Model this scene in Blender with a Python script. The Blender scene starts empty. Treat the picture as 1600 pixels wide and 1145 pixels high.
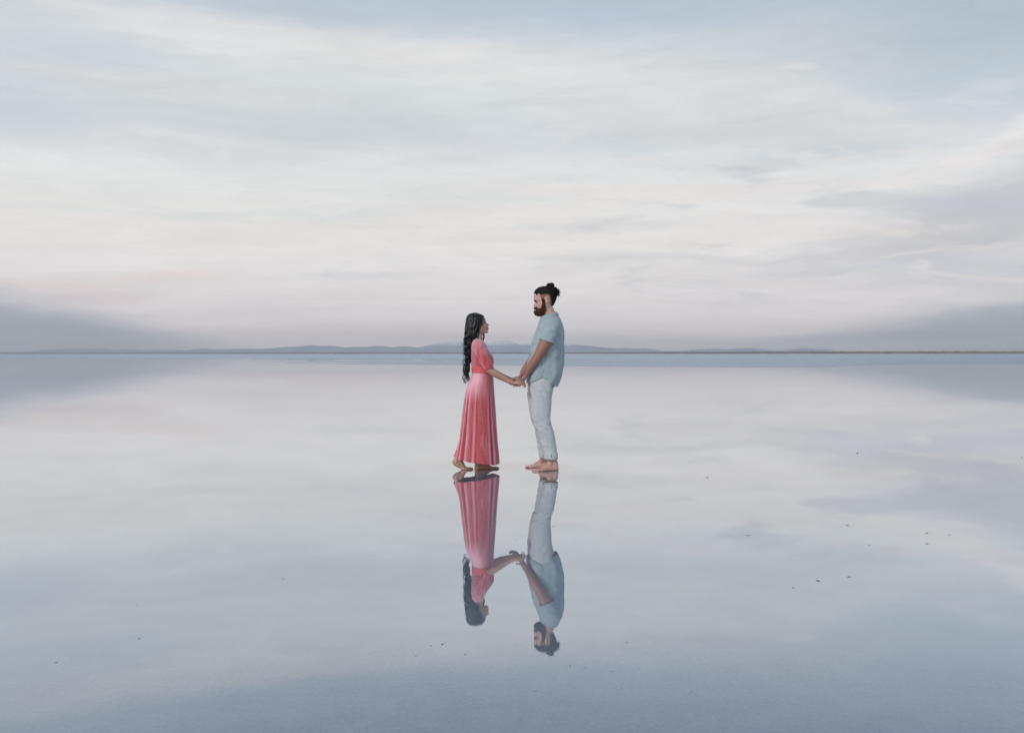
import bpy, math, random
import numpy as np
from mathutils import Vector, noise as mnoise

random.seed(7)
rng = np.random.default_rng(7)
S = bpy.context.scene
COL = S.collection

# ------------------------------------------------------------------ camera
F = 1556.0          # focal length in photo pixels (photo is 1600 wide)
HY = 551.5          # horizon row
CH = 1.2            # camera height
D0 = 10.25          # distance of the couple
cam_d = bpy.data.cameras.new('camera')
cam = bpy.data.objects.new('camera', cam_d)
COL.objects.link(cam)
cam_d.sensor_width = 36.0
cam_d.lens = 36.0 * F / 1600.0
cam_d.clip_start = 0.05
cam_d.clip_end = 60000
TILT = math.atan((572.5 - HY) / F)
cam.location = (0, 0, CH)
cam.rotation_euler = (math.radians(90) - TILT, 0, 0)
S.camera = cam

S.render.engine = 'CYCLES'
S.cycles.use_denoising = True
S.cycles.max_bounces = 8
S.cycles.volume_bounces = 0
S.view_settings.view_transform = 'Standard'
S.view_settings.look = 'None'
S.view_settings.exposure = 0.0
S.view_settings.gamma = 1.0


def srgb(r, g, b):
    def f(c):
        c = c / 255.0
        return c / 12.92 if c <= 0.04045 else ((c + 0.055) / 1.055) ** 2.4
    return (f(r), f(g), f(b), 1.0)


def P(px, py, dy=0.0):
    """point seen at photo pixel (px, py) at depth D0 + dy"""
    d = D0 + dy
    return np.array([(px - 800) / F * d, d, CH - (py - HY) / F * d])


# ------------------------------------------------------------------ sky (world)
SUN_EL, SUN_AZ = 26.0, -140.0      # azimuth from +Y towards +X: behind the camera, to the left
world = bpy.data.worlds.new('World')
S.world = world
world.use_nodes = True
wt = world.node_tree
wt.nodes.clear()
wl = wt.links


class NB:
    """tiny node helper"""
    def __init__(s, t): s.t = t
    def n(s, kind, **kw):
        nd = s.t.nodes.new(kind)
        for k, v in kw.items(): setattr(nd, k, v)
        return nd
    def set(s, sock, v):
        if hasattr(v, 'is_output'): s.t.links.new(v, sock)
        else: sock.default_value = v
    def math(s, op, a, b=None, c=None, clamp=False):
        nd = s.n('ShaderNodeMath', operation=op, use_clamp=clamp)
        s.set(nd.inputs[0], a)
        if b is not None: s.set(nd.inputs[1], b)
        if c is not None: s.set(nd.inputs[2], c)
        return nd.outputs[0]
    def vmath(s, op, a, b=None):
        nd = s.n('ShaderNodeVectorMath', operation=op)
        s.set(nd.inputs[0], a)
        if b is not None: s.set(nd.inputs[1], b)
        return nd.outputs[0]
    def mix(s, f, a, b, blend='MIX'):
        nd = s.n('ShaderNodeMix', data_type='RGBA', blend_type=blend)
        s.set(nd.inputs[0], f); s.set(nd.inputs[6], a); s.set(nd.inputs[7], b)
        return nd.outputs[2]
    def noise(s, vec, scale, detail=3, rough=.55, dist=0.0, dims='3D'):
        nd = s.n('ShaderNodeTexNoise', noise_dimensions=dims)
        if vec is not None: s.set(nd.inputs['Vector'], vec)
        nd.inputs['Scale'].default_value = scale
        nd.inputs['Detail'].default_value = detail
        nd.inputs['Roughness'].default_value = rough
        nd.inputs['Distortion'].default_value = dist
        return nd
    def rng(s, v, a, b, c=0.0, d=1.0, smooth=False):
        nd = s.n('ShaderNodeMapRange', interpolation_type='SMOOTHSTEP' if smooth else 'LINEAR')
        s.set(nd.inputs[0], v)
        for i, x in enumerate((a, b, c, d)): s.set(nd.inputs[i + 1], x)
        return nd.outputs[0]


W = NB(wt)
tc = W.n('ShaderNodeTexCoord')
sep = W.n('ShaderNodeSeparateXYZ'); wl.new(tc.outputs['Generated'], sep.inputs[0])
X_, Y_, Z_ = sep.outputs
az = W.math('MULTIPLY', W.math('ARCTAN2', X_, Y_), 57.29578)
el = W.math('MULTIPLY', W.math('ARCSINE', Z_), 57.29578)
comb = W.n('ShaderNodeCombineXYZ'); wl.new(az, comb.inputs[0]); wl.new(el, comb.inputs[1])
ang = comb.outputs[0]
# streaky warp of the angular coordinates
stretch = W.n('ShaderNodeMapping'); wl.new(ang, stretch.inputs[0]); stretch.inputs['Scale'].default_value = (0.045, 0.20, 1)
w1 = W.noise(stretch.outputs[0], 1.3, 5, .6)
wv = W.vmath('SUBTRACT', w1.outputs['Color'], (0.5, 0.5, 0.5))
wv = W.vmath('MULTIPLY', wv, (9.0, 3.2, 0))
angw = W.vmath('ADD', ang, wv)
# cloud sheet noise in plane-projected coordinates
zz = W.math('ADD', W.math('MAXIMUM', Z_, 0.0), 0.07)
c2 = W.n('ShaderNodeCombineXYZ')
wl.new(W.math('DIVIDE', X_, zz), c2.inputs[0]); wl.new(W.math('DIVIDE', Y_, zz), c2.inputs[1])
mp = W.n('ShaderNodeMapping'); wl.new(c2.outputs[0], mp.inputs[0])
mp.inputs['Rotation'].default_value = (0, 0, math.radians(14)); mp.inputs['Scale'].default_value = (0.45, 1.0, 1)
nA = W.noise(mp.outputs[0], 1.1, 7, .56, .7)
s3 = W.n('ShaderNodeMapping'); wl.new(ang, s3.inputs[0]); s3.inputs['Scale'].default_value = (0.06, 0.42, 1)
s3.inputs['Rotation'].default_value = (0, 0, math.radians(-2))
nB = W.noise(s3.outputs[0], 1.5, 6, .62, .5)

ramp = W.n('ShaderNodeValToRGB')
wl.new(W.rng(el, 0, 60), ramp.inputs[0])
stops = [(0, (234, 222, 227)), (2, (232, 225, 227)), (4, (230, 226, 226)), (6.5, (232, 229, 226)), (9.5, (226, 227, 226)),
         (12, (217, 220, 223)), (15, (212, 217, 219)), (17.5, (206, 212, 217)), (20, (192, 201, 210)), (30, (166, 180, 195)), (60, (150, 166, 186))]
cr = ramp.color_ramp
cr.elements[0].position = 0; cr.elements[0].color = srgb(*stops[0][1])
cr.elements[1].position = 1; cr.elements[1].color = srgb(*stops[-1][1])
for e_, c_ in stops[1:-1]:
    k = cr.elements.new(e_ / 60.0); k.color = srgb(*c_)
color = ramp.outputs[0]


def ang_of(px, py):
    """azimuth, elevation of a direction in the place"""
    x, y = (px - 800) / F, -(py - 572.5) / F
    v = np.array([x, math.cos(TILT) + y * math.sin(TILT), -math.sin(TILT) + y * math.cos(TILT)])
    v /= np.linalg.norm(v)
    return math.degrees(math.atan2(v[0], v[1])), math.degrees(math.asin(v[2]))


PX = 57.29578 / F * 0.95
# (px, py, half length, half height, slope in degrees (+ rises to the right), colour, strength, noise breakup, hard)
blobs = [
    (900, 0, 900, 75, 0, (180, 193, 206), .75, .3),
    (1650, 40, 520, 170, 0, (178, 192, 203), .65, .45),
    (1760, -90, 520, 150, 0, (150, 168, 186), .5, .1),
    (430, 14, 260, 40, 0, (186, 197, 208), .5, .3),
    (60, 95, 260, 60, 5, (190, 200, 209), .5, .3),
    (0, 165, 200, 40, -3, (192, 200, 210), .7, .3),
    (400, 185, 560, 36, 0, (197, 204, 208), .55, .4),
    (960, 215, 330, 45, 0, (202, 208, 212), .5, .4),
    (380, 60, 480, 46, -5, (224, 224, 224), .85, .4),
    (700, 108, 460, 46, -6, (222, 221, 220), .85, .4),
    (260, 128, 360, 24, -2, (218, 217, 217), .6, .5),
    (1020, 130, 420, 50, -8, (219, 219, 219), .8, .4),
    (1180, 185, 420, 50, -4, (220, 220, 219), .8, .4),
    (1270, 235, 230, 32, 4, (199, 206, 211), .75, .5),
    (1060, 238, 230, 15, 12, (221, 219, 219), .6, .6),
    (120, 215, 420, 26, -2, (202, 208, 212), .4, .5),
    (600, 262, 560, 22, -1, (217, 218, 217), .6, .5),
    (300, 312, 520, 16, -1, (221, 220, 218), .5, .5),
    (250, 355, 560, 14, 0, (224, 220, 217), .6, .5),
    (350, 335, 520, 11, 0, (209, 212, 213), .5, .5),
    (1560, 330, 480, 95, 13, (188, 188, 195), .85, .35),
    (1480, 250, 320, 22, 17, (224, 220, 219), .85, .5),
    (1600, 222, 90, 14, 15, (224, 220, 219), .7, .4),
    (1040, 297, 500, 22, 0, (223, 217, 215), .75, .4),
    (830, 330, 300, 13, 4, (224, 218, 215), .6, .6),
    (1000, 352, 420, 13, 2, (210, 208, 209), .6, .5),
    (1080, 372, 420, 12, -1, (222, 216, 213), .65, .6),
    (1010, 400, 300, 11, -2, (206, 204, 206), .6, .5),
    (1330, 400, 300, 14, 2, (198, 197, 202), .65, .5),
    (1480, 393, 180, 7, 6, (224, 216, 212), .7, .5),
    (1330, 425, 260, 16, 5, (200, 199, 204), .6, .5),
    (1550, 430, 260, 45, 0, (190, 191, 199), .7, .3),
    (1100, 442, 330, 12, -2, (218, 213, 211), .6, .5),
    (1500, 277, 60, 8, 4, (222, 217, 217), .8, .3),
    (1240, 106, 52, 11, -3, (224, 223, 223), .75, .3),
    (1370, 173, 60, 10, 0, (221, 219, 219), .6, .4),
    (1400, 236, 90, 10, 3, (222, 219, 219), .6, .5),
    (350, 241, 22, 14, 10, (222, 222, 224), .7, .2),
    (740, 372, 230, 14, 1, (224, 216, 210), .7, .4),
    (760, 345, 300, 12, 1, (222, 217, 214), .5, .5),
    (245, 437, 130, 13, 2, (226, 211, 208), .6, .5),
    (70, 443, 200, 8, -1, (226, 211, 208), .7, .4),
    (170, 459, 150, 14, -2, (216, 202, 205), .8, .3),
    (560, 436, 130, 12, -2, (208, 207, 209), .7, .4),
    (560, 516, 300, 14, -1, (218, 203, 206), .6, .3),
    (1020, 519, 120, 8, -1, (214, 202, 206), .5, .3),
    (0, 546, 620, 116, -11, (150, 158, 170), .98, .12),
    (-60, 505, 420, 52, -12, (160, 167, 178), .45, .2),
    (1680, 548, 620, 100, 4, (152, 160, 171), .98, .12),
    (1640, 500, 420, 22, 3, (158, 165, 176), .6, .3),
    (1400, 545, 420, 34, 0, (166, 169, 179), .8, .12),
    (1130, 545, 500, 26, 0, (188, 187, 195), .6, .12),
]
nBf = nB.outputs[0]
nAf = nA.outputs[0]
for (px, py, sx, sy, rot, c_, st, brk) in blobs:
    a_, e_ = ang_of(px, py)
    m = W.n('ShaderNodeMapping', vector_type='TEXTURE')
    wl.new(angw if st < 1 and sx > 100 else W.vmath('ADD', ang, W.vmath('MULTIPLY', wv, (.35, .35, 0))), m.inputs[0])
    m.inputs['Location'].default_value = (a_, e_, 0)
    m.inputs['Rotation'].default_value = (0, 0, math.radians(rot))
    m.inputs['Scale'].default_value = (sx * PX, sy * PX, 1)
    g = W.n('ShaderNodeTexGradient', gradient_type='SPHERICAL'); wl.new(m.outputs[0], g.inputs[0])
    nf = W.rng(nBf, .5 - .28, .5 + .22, 1 - brk * 1.3, 1 + brk)
    v = W.rng(g.outputs[1], 0, .58 if st == .98 else .75 if st < 1 else .5, 0, min(st, 1.0), smooth=True)
    v = W.math('MULTIPLY', v, nf, clamp=True)
    if py > 240: c_ = tuple(q + 8 for q in c_)
    color = W.mix(v, color, srgb(*c_))
# broken wisps of thin cloud, strongest to the right and overhead
wm = W.n('ShaderNodeMapping'); wl.new(W.vmath('ADD', ang, W.vmath('MULTIPLY', wv, (.8, .5, 0))), wm.inputs[0])
wm.inputs['Rotation'].default_value = (0, 0, math.radians(-4)); wm.inputs['Scale'].default_value = (.085, .46, 1)
nW = W.noise(wm.outputs[0], 1.0, 9, .60, .9)
reg = W.math('ADD', W.math('MULTIPLY', W.rng(az, -12, 16, 0.15, 1.0, smooth=True), W.rng(el, 1.2, 4.0, 0, 1, smooth=True)), 0.0)
reg = W.math('MULTIPLY', reg, W.rng(el, 10.5, 15, 1, .12, smooth=True))
hi = W.math('MULTIPLY', W.rng(nW.outputs[0], .53, .66, 0, .75, smooth=True), reg)
lo = W.math('MULTIPLY', W.rng(nW.outputs[0], .47, .33, 0, .62, smooth=True), reg)
warm = W.n('ShaderNodeValToRGB'); wl.new(W.rng(el, 2, 16), warm.inputs[0])
warm.color_ramp.elements[0].color = srgb(232, 222, 219); warm.color_ramp.elements[1].color = srgb(228, 228, 229)
color = W.mix(lo, color, srgb(196, 198, 205))
color = W.mix(hi, color, warm.outputs[0])
# feathery cirrus texture
fm = W.n('ShaderNodeMapping'); wl.new(W.vmath('ADD', ang, W.vmath('MULTIPLY', wv, (.5, .35, 0))), fm.inputs[0])
fm.inputs['Rotation'].default_value = (0, 0, math.radians(7)); fm.inputs['Scale'].default_value = (.16, .75, 1)
nF = W.noise(fm.outputs[0], 1.6, 8, .66, 1.2)
# fine streaks over everything, slightly pink where bright low down
fa = W.math('MULTIPLY', W.math('SUBTRACT', nBf, .5), .24)
fb = W.math('MULTIPLY', W.math('SUBTRACT', nAf, .5), .22)
fc = W.math('MULTIPLY', W.math('MULTIPLY', W.math('SUBTRACT', nF.outputs[0], .5), .17), W.rng(el, 1.5, 5, .15, 1))
tot = W.math('ADD', 1.0, W.math('ADD', W.math('ADD', fa, fb), fc))
color = W.vmath('MULTIPLY', color, (1, 1, 1))
sc_ = W.n('ShaderNodeVectorMath', operation='SCALE'); wl.new(color, sc_.inputs[0]); wl.new(tot, sc_.inputs['Scale'])
bgc = W.n('ShaderNodeBackground'); wl.new(sc_.outputs[0], bgc.inputs[0]); bgc.inputs[1].default_value = 1.08
sky = W.n('ShaderNodeTexSky', sky_type='NISHITA'); sky.sun_disc = False
sky.sun_elevation = math.radians(SUN_EL); sky.sun_rotation = math.radians(SUN_AZ); sky.dust_density = 1.5
bgs = W.n('ShaderNodeBackground'); wl.new(sky.outputs[0], bgs.inputs[0]); bgs.inputs[1].default_value = .07
mixs = W.n('ShaderNodeMixShader'); mixs.inputs[0].default_value = .94
wl.new(bgs.outputs[0], mixs.inputs[1]); wl.new(bgc.outputs[0], mixs.inputs[2])
wo = W.n('ShaderNodeOutputWorld'); wl.new(mixs.outputs[0], wo.inputs[0])
world.cycles.sampling_method = 'MANUAL'
world.cycles.sample_map_resolution = 512

# ------------------------------------------------------------------ sun
sl = bpy.data.lights.new('sun', 'SUN')
sl.energy = 1.5; sl.angle = math.radians(16); sl.color = (1.0, .95, .90)
so = bpy.data.objects.new('sun', sl); COL.objects.link(so)
e, a = math.radians(SUN_EL), math.radians(SUN_AZ)
sd = Vector((math.sin(a) * math.cos(e), math.cos(a) * math.cos(e), math.sin(e)))
so.rotation_euler = sd.to_track_quat('Z', 'Y').to_euler()


# ------------------------------------------------------------------ helpers
def mat(name):
    m = bpy.data.materials.new(name); m.use_nodes = True
    m.node_tree.nodes.clear()
    b = NB(m.node_tree)
    o = b.n('ShaderNodeOutputMaterial')
    return m, b, o


def principled(b, o, **kw):
    p = b.n('ShaderNodeBsdfPrincipled')
    for k, v in kw.items():
        b.set(p.inputs[k.replace('_', ' ')], v)
    b.t.links.new(p.outputs[0], o.inputs[0])
    return p


def link_mesh(name, me, m, parent=None, **props):
    o = bpy.data.objects.new(name, me); COL.objects.link(o)
    if m is not None:
        me.materials.clear(); me.materials.append(m)
    if parent is not None: o.parent = parent
    for k, v in props.items(): o[k] = v
    return o


class MB:
    def __init__(s): s.v = []; s.f = []; s.n = 0
    def add(s, v, f):
        v = np.asarray(v, float)
        s.v.append(v); s.f += [tuple(int(i) + s.n for i in q) for q in f]; s.n += len(v)
    def rings(s, R, cap0=True, cap1=True):
        """R: (k, n, 3) array of rings"""
        R = np.asarray(R, float); k, n, _ = R.shape
        f = []
        for i in range(k - 1):
            for j in range(n):
                j2 = (j + 1) % n
                f.append((i * n + j, i * n + j2, (i + 1) * n + j2, (i + 1) * n + j))
        v = R.reshape(-1, 3)
        ex = []
        if cap0:
            ex.append(R[0].mean(0)); c = k * n + len(ex) - 1
            f += [(c, (j + 1) % n, j) for j in range(n)]
        if cap1:
            ex.append(R[-1].mean(0)); c = k * n + len(ex) - 1
            f += [(c, (k - 1) * n + j, (k - 1) * n + (j + 1) % n) for j in range(n)]
        if ex: v = np.vstack([v, np.array(ex)])
        s.add(v, f)
    def tube(s, pts, rad, n=14, lat=None, flat=1.0, round_ends=True, cap=True):
        """tube through pts; rad scalar per point; lat: lateral reference axis; flat: scale across the other axis"""
        pts = np.asarray(pts, float); rad = np.asarray(rad, float)
        if rad.ndim == 0: rad = np.full(len(pts), float(rad))
        fl = np.broadcast_to(np.asarray(flat, float), (len(pts),)).copy()
        T = np.gradient(pts, axis=0); T /= np.linalg.norm(T, axis=1)[:, None] + 1e-12
        if round_ends:
            def ends(p, t, r, sgn):
                out = []
                for q in (0.0, .35, .7, .93):
                    out.append((p + sgn * t * r * math.sin(q * math.pi / 2) , r * max(math.cos(q * math.pi / 2), .06)))
                return out
            a = ends(pts[0], T[0], rad[0] * .9, -1)[1:][::-1]
            b = ends(pts[-1], T[-1], rad[-1] * .9, 1)[1:]
            pts = np.vstack([[q[0] for q in a], pts, [q[0] for q in b]])
            rad = np.concatenate([[q[1] for q in a], rad, [q[1] for q in b]])
            T = np.vstack([[T[0]] * 3, T, [T[-1]] * 3]); fl = np.concatenate([[fl[0]] * 3, fl, [fl[-1]] * 3])
        if lat is None:
            lat = np.array([0, 1.0, 0]) if abs(T[0][1]) < .8 else np.array([1.0, 0, 0])
        lat = np.asarray(lat, float)
        R = []
        prev = lat
        for p, t, r, g in zip(pts, T, rad, fl):
            u = prev - t * np.dot(prev, t); u /= np.linalg.norm(u) + 1e-12
            w = np.cross(t, u); prev = u
            th = np.linspace(0, 2 * math.pi, n, endpoint=False)
            R.append(p + r * (np.cos(th)[:, None] * u + g * np.sin(th)[:, None] * w))
        s.rings(R, cap, cap)
    def mesh(s, name, org=(0, 0, 0)):
        me = bpy.data.meshes.new(name)
        v = np.vstack(s.v) - np.asarray(org)
        me.from_pydata(v.tolist(), [], s.f); me.validate(); me.update()
        me.polygons.foreach_set('use_smooth', [True] * len(me.polygons))
        return me


def remesh(me, voxel, smooth=4, fac=.5):
    o = bpy.data.objects.new('tmp', me); COL.objects.link(o)
    r = o.modifiers.new('r', 'REMESH'); r.mode = 'VOXEL'; r.voxel_size = voxel; r.use_smooth_shade = True
    if smooth:
        q = o.modifiers.new('s', 'SMOOTH'); q.iterations = smooth; q.factor = fac
    dg = bpy.context.evaluated_depsgraph_get()
    out = bpy.data.meshes.new_from_object(o.evaluated_get(dg))
    out.name = me.name
    bpy.data.objects.remove(o); bpy.data.meshes.remove(me)
    out.polygons.foreach_set('use_smooth', [True] * len(out.polygons))
    return out


def fix_normals(me):
    import bmesh
    bm = bmesh.new(); bm.from_mesh(me)
    bmesh.ops.recalc_face_normals(bm, faces=bm.faces); bm.to_mesh(me); bm.free()


def solid(me, t, off=-1, sub=0):
    fix_normals(me)
    o = bpy.data.objects.new('tmp', me); COL.objects.link(o)
    q = o.modifiers.new('s', 'SOLIDIFY'); q.thickness = t; q.offset = off
    if sub:
        w = o.modifiers.new('u', 'SUBSURF'); w.levels = sub; w.render_levels = sub
    dg = bpy.context.evaluated_depsgraph_get()
    out = bpy.data.meshes.new_from_object(o.evaluated_get(dg))
    out.name = me.name
    bpy.data.objects.remove(o); bpy.data.meshes.remove(me)
    out.polygons.foreach_set('use_smooth', [True] * len(out.polygons))
    return out


def displace(me, fn):
    """move vertices along normals by fn(co Nx3, no Nx3)"""
    n = len(me.vertices)
    co = np.empty(n * 3); me.vertices.foreach_get('co', co); co = co.reshape(-1, 3)
    no = np.empty(n * 3); me.vertices.foreach_get('normal', no); no = no.reshape(-1, 3)
    d = fn(co, no)
    co = co + no * d[:, None]
    me.vertices.foreach_set('co', co.ravel()); me.update()


def fbm(co, scale, off=0.0, octv=3, st=(1, 1, 1)):
    out = np.empty(len(co))
    for i, c in enumerate(co):
        out[i] = mnoise.fractal(Vector((c[0] * scale * st[0] + off, c[1] * scale * st[1], c[2] * scale * st[2])), 1.0, 2.0, octv)
    return out


def interp(x, tab, col):
    t = np.asarray(tab, float)
    return np.interp(x, t[:, 0], t[:, col])


def smooth_interp(x, xs, ys):
    """cubic (Catmull-Rom, monotone-ish) interpolation"""
    xs = np.asarray(xs, float); ys = np.asarray(ys, float); x = np.asarray(x, float)
    m = np.gradient(ys, xs)
    i = np.clip(np.searchsorted(xs, x) - 1, 0, len(xs) - 2)
    h = xs[i + 1] - xs[i]; t = np.clip((x - xs[i]) / h, 0, 1)
    return ((1 + 2 * t) * (1 - t) ** 2 * ys[i] + t * (1 - t) ** 2 * h * m[i] + t * t * (3 - 2 * t) * ys[i + 1] + t * t * (t - 1) * h * m[i + 1])


def in_poly(x, z, poly):
    poly = np.asarray(poly, float); ins = np.zeros(len(x), bool)
    j = len(poly) - 1
    for i in range(len(poly)):
        xi, yi = poly[i]; xj, yj = poly[j]
        c = ((yi > z) != (yj > z)) & (x < (xj - xi) * (z - yi) / (yj - yi + 1e-12) + xi)
        ins ^= c; j = i
    return ins


# ------------------------------------------------------------------ setting: ground, water, shore, mountains
def water_nodes(m, b, o, near):
    tcn = b.n('ShaderNodeTexCoord')
    geo = b.n('ShaderNodeNewGeometry')
    lw = b.n('ShaderNodeLayerWeight'); lw.inputs[0].default_value = .5
    facing = lw.outputs['Facing']           # 1 at grazing, 0 head-on
    crv = b.n('ShaderNodeFloatCurve')
    b.t.links.new(facing, crv.inputs[1])
    c = crv.mapping.curves[0]
    pts = [(0, .03), (.3, .06), (.5, .14), (.62, .16), (.66, .26), (.71, .43), (.76, .57), (.83, .67), (.89, .78), (.95, .895), (1, .97)]
    if not near:
        pts = [(x, y * .66) for x, y in pts]
    c.points[0].location = pts[0]; c.points[1].location = pts[-1]
    for p in pts[1:-1]: c.points.new(*p)
    crv.mapping.update()
    n1 = b.noise(tcn.outputs['Object'], 9.0, 6, .65)
    n2 = b.noise(tcn.outputs['Object'], .8, 4, .6)
    base = b.mix(b.rng(n2.outputs[0], .35, .65), srgb(110, 123, 140), srgb(127, 139, 154))
    base = b.mix(b.rng(n1.outputs[0], .42, .70, 0, .5), base, srgb(140, 151, 164))
    n3 = b.noise(tcn.outputs['Object'], 55.0, 4, .7)
    base = b.mix(b.rng(n3.outputs[0], .35, .7, 0, .45), base, srgb(160, 169, 178))
    dif = b.n('ShaderNodeBsdfDiffuse'); b.set(dif.inputs[0], base)
    gl = b.n('ShaderNodeBsdfGlossy'); gl.distribution = 'GGX'
    b.set(gl.inputs[0], (.965, .975, .985, 1) if near else (.72, .81, .92, 1))
    gl.inputs['Roughness'].default_value = .0035 if near else .16
    bump = b.n('ShaderNodeBump')
    mpn = b.n('ShaderNodeMapping'); b.t.links.new(tcn.outputs['Object'], mpn.inputs[0])
    mpn.inputs['Scale'].default_value = (1, 1.6, 1)
    nb = b.noise(mpn.outputs[0], 38.0 if near else 3.0, 4, .6)
    b.set(bump.inputs['Height'], nb.outputs[0])
    bump.inputs['Strength'].default_value = 1.0
    bump.inputs['Distance'].default_value = .000016 if near else .002
    if near:    # faint rings spreading from the feet
        dist = b.n('ShaderNodeVectorMath', operation='DISTANCE'); b.t.links.new(tcn.outputs['Object'], dist.inputs[0])
        dist.inputs[1].default_value = (.12, D0, 0)
        dd = dist.outputs['Value']
        ring = b.math('MULTIPLY', b.math('SINE', b.math('MULTIPLY', dd, 38.0)), b.math('EXPONENT', b.math('MULTIPLY', dd, -1.1)))
        b2 = b.n('ShaderNodeBump'); b2.inputs['Strength'].default_value = 1.0; b2.inputs['Distance'].default_value = .00007
        b.set(b2.inputs['Height'], ring); b.t.links.new(bump.outputs[0], b2.inputs['Normal'])
        bump = b2
    b.t.links.new(bump.outputs[0], gl.inputs['Normal'])
    mx = b.n('ShaderNodeMixShader')
    b.t.links.new(crv.outputs[0], mx.inputs[0]); b.t.links.new(dif.outputs[0], mx.inputs[1]); b.t.links.new(gl.outputs[0], mx.inputs[2])
    b.t.links.new(mx.outputs[0], o.inputs[0])


m_water, b_, o_ = mat('shallow water over salt'); water_nodes(m_water, b_, o_, True)
m_ripple, b_, o_ = mat('rippled water'); water_nodes(m_ripple, b_, o_, False)

m_salt, b_, o_ = mat('salt ground')
n_ = b_.noise(b_.n('ShaderNodeTexCoord').outputs['Object'], .02, 4)
principled(b_, o_, Base_Color=b_.mix(n_.outputs[0], srgb(150, 152, 150), srgb(175, 176, 176)), Roughness=.9)


def sheet(name, x0, x1, y0, y1, z, m, **props):
    me = bpy.data.meshes.new(name)
    me.from_pydata([(x0, y0, z), (x1, y0, z), (x1, y1, z), (x0, y1, z)], [], [(0, 1, 2, 3)]); me.update()
    return link_mesh(name, me, m, **props)


sheet('ground', -14000, 14000, -1500, 15500, -.30, m_salt, kind='structure')
sheet('water', -9000, 9000, -1400, 1620, 0.0, m_water, kind='structure')


def ground_pt(px, py):
    d = CH * F / (py - HY)
    return ((px - 800) / F * d, d)


# far field of wind-rippled water, with calm lanes left between its sheets
def ripple_sheet(edge_near, edge_far, z=.004):
    """both edges as lists of (px, py); converted to places on the water"""
    xs = np.linspace(edge_near[0][0], edge_near[-1][0], 160)
    en = np.array(edge_near, float); ef = np.array(edge_far, float)
    V = []; 
    for x in xs:
        yn = np.interp(x, en[:, 0], en[:, 1]) + .22 * mnoise.noise(Vector((x * .013, 3.1, z * 900)))
        yf = np.interp(x, ef[:, 0], ef[:, 1]) + .15 * mnoise.noise(Vector((x * .011, 9.7, z * 700)))
        yf = min(yf, yn - .05)
        V.append((*ground_pt(x, yn), z)); V.append((*ground_pt(x, yf), z))
    f = [(2 * i, 2 * i + 2, 2 * i + 3, 2 * i + 1) for i in range(len(xs) - 1)]
    return V, f


rip = MB()
for en, ef in [
    ([(-500, 557.5), (0, 559.3), (250, 560.0), (330, 560.2), (700, 561.3), (1000, 561.5), (1600, 561.0), (2100, 560.5)], [(-500, 552.85), (2100, 552.85)]),
    ([(300, 561.2), (420, 562.3), (700, 563.2), (1070, 563.2), (1300, 562.3), (1600, 562.2), (2100, 562)], [(300, 561.1), (420, 561.0), (700, 561.8), (1600, 561.5), (2100, 561)]),
    ([(385, 564.6), (600, 566.8), (820, 567.0), (1400, 567.0), (2100, 564.5)], [(385, 564.3), (600, 563.9), (1070, 563.6), (1200, 562.7), (2100, 562.3)]),
    ([(445, 567.6), (560, 568.8), (700, 570.0), (840, 571.2), (960, 572.4), (1150, 573.6), (1280, 573.2), (1330, 571.0), (1420, 569.2), (2100, 565.6)],
     [(445, 567.5), (560, 567.3), (820, 567.5), (1400, 567.2), (2100, 565.0)]),
]:
    V, f = ripple_sheet(en, ef)
    rip.add(V, f)
o = link_mesh('rippled_water', rip.mesh('rippled_water'), m_ripple, kind='structure')
fix_normals(o.data)

# low far shore -------------------------------------------------------------
m_shore, b_, o_ = mat('dry shore earth')
t_ = b_.n('ShaderNodeTexCoord')
n_ = b_.noise(t_.outputs['Object'], .05, 6, .7)
principled(b_, o_, Base_Color=b_.mix(b_.rng(n_.outputs[0], .35, .65), srgb(112, 110, 102), srgb(146, 141, 130)), Roughness=1.0)
xs = np.linspace(-6000, 6000, 1200); ys = np.array([1540, 1546, 1556, 1580, 1640, 1800, 2300, 4000, 15000.])
hs = np.array([-.1, .35, .8, 1.2, 1.5, 1.7, 1.8, 1.8, 1.8])
V = []
for j, (yy, hh) in enumerate(zip(ys, hs)):
    for x in xs:
        r_ = np.interp(x, [-800, -300, 100, 500, 900], [.7, 1.0, 1.2, 2.2, 2.4])
        nz = mnoise.fractal(Vector((x * .02, yy * .01, 0)), 1.0, 2.0, 4)
        V.append((x * (1 + (yy - 1540) / 9000), yy + (12 * mnoise.noise(Vector((x * .01, 1, 0))) if j < 3 else 0), hh * r_ * (1 + .3 * nz) if j else -.1))
n = len(xs)
f = [(j * n + i, j * n + i + 1, (j + 1) * n + i + 1, (j + 1) * n + i) for j in range(len(ys) - 1) for i in range(n - 1)]
mb = MB(); mb.add(V, f)
link_mesh('shore', mb.mesh('shore'), m_shore, kind='structure')

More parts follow.
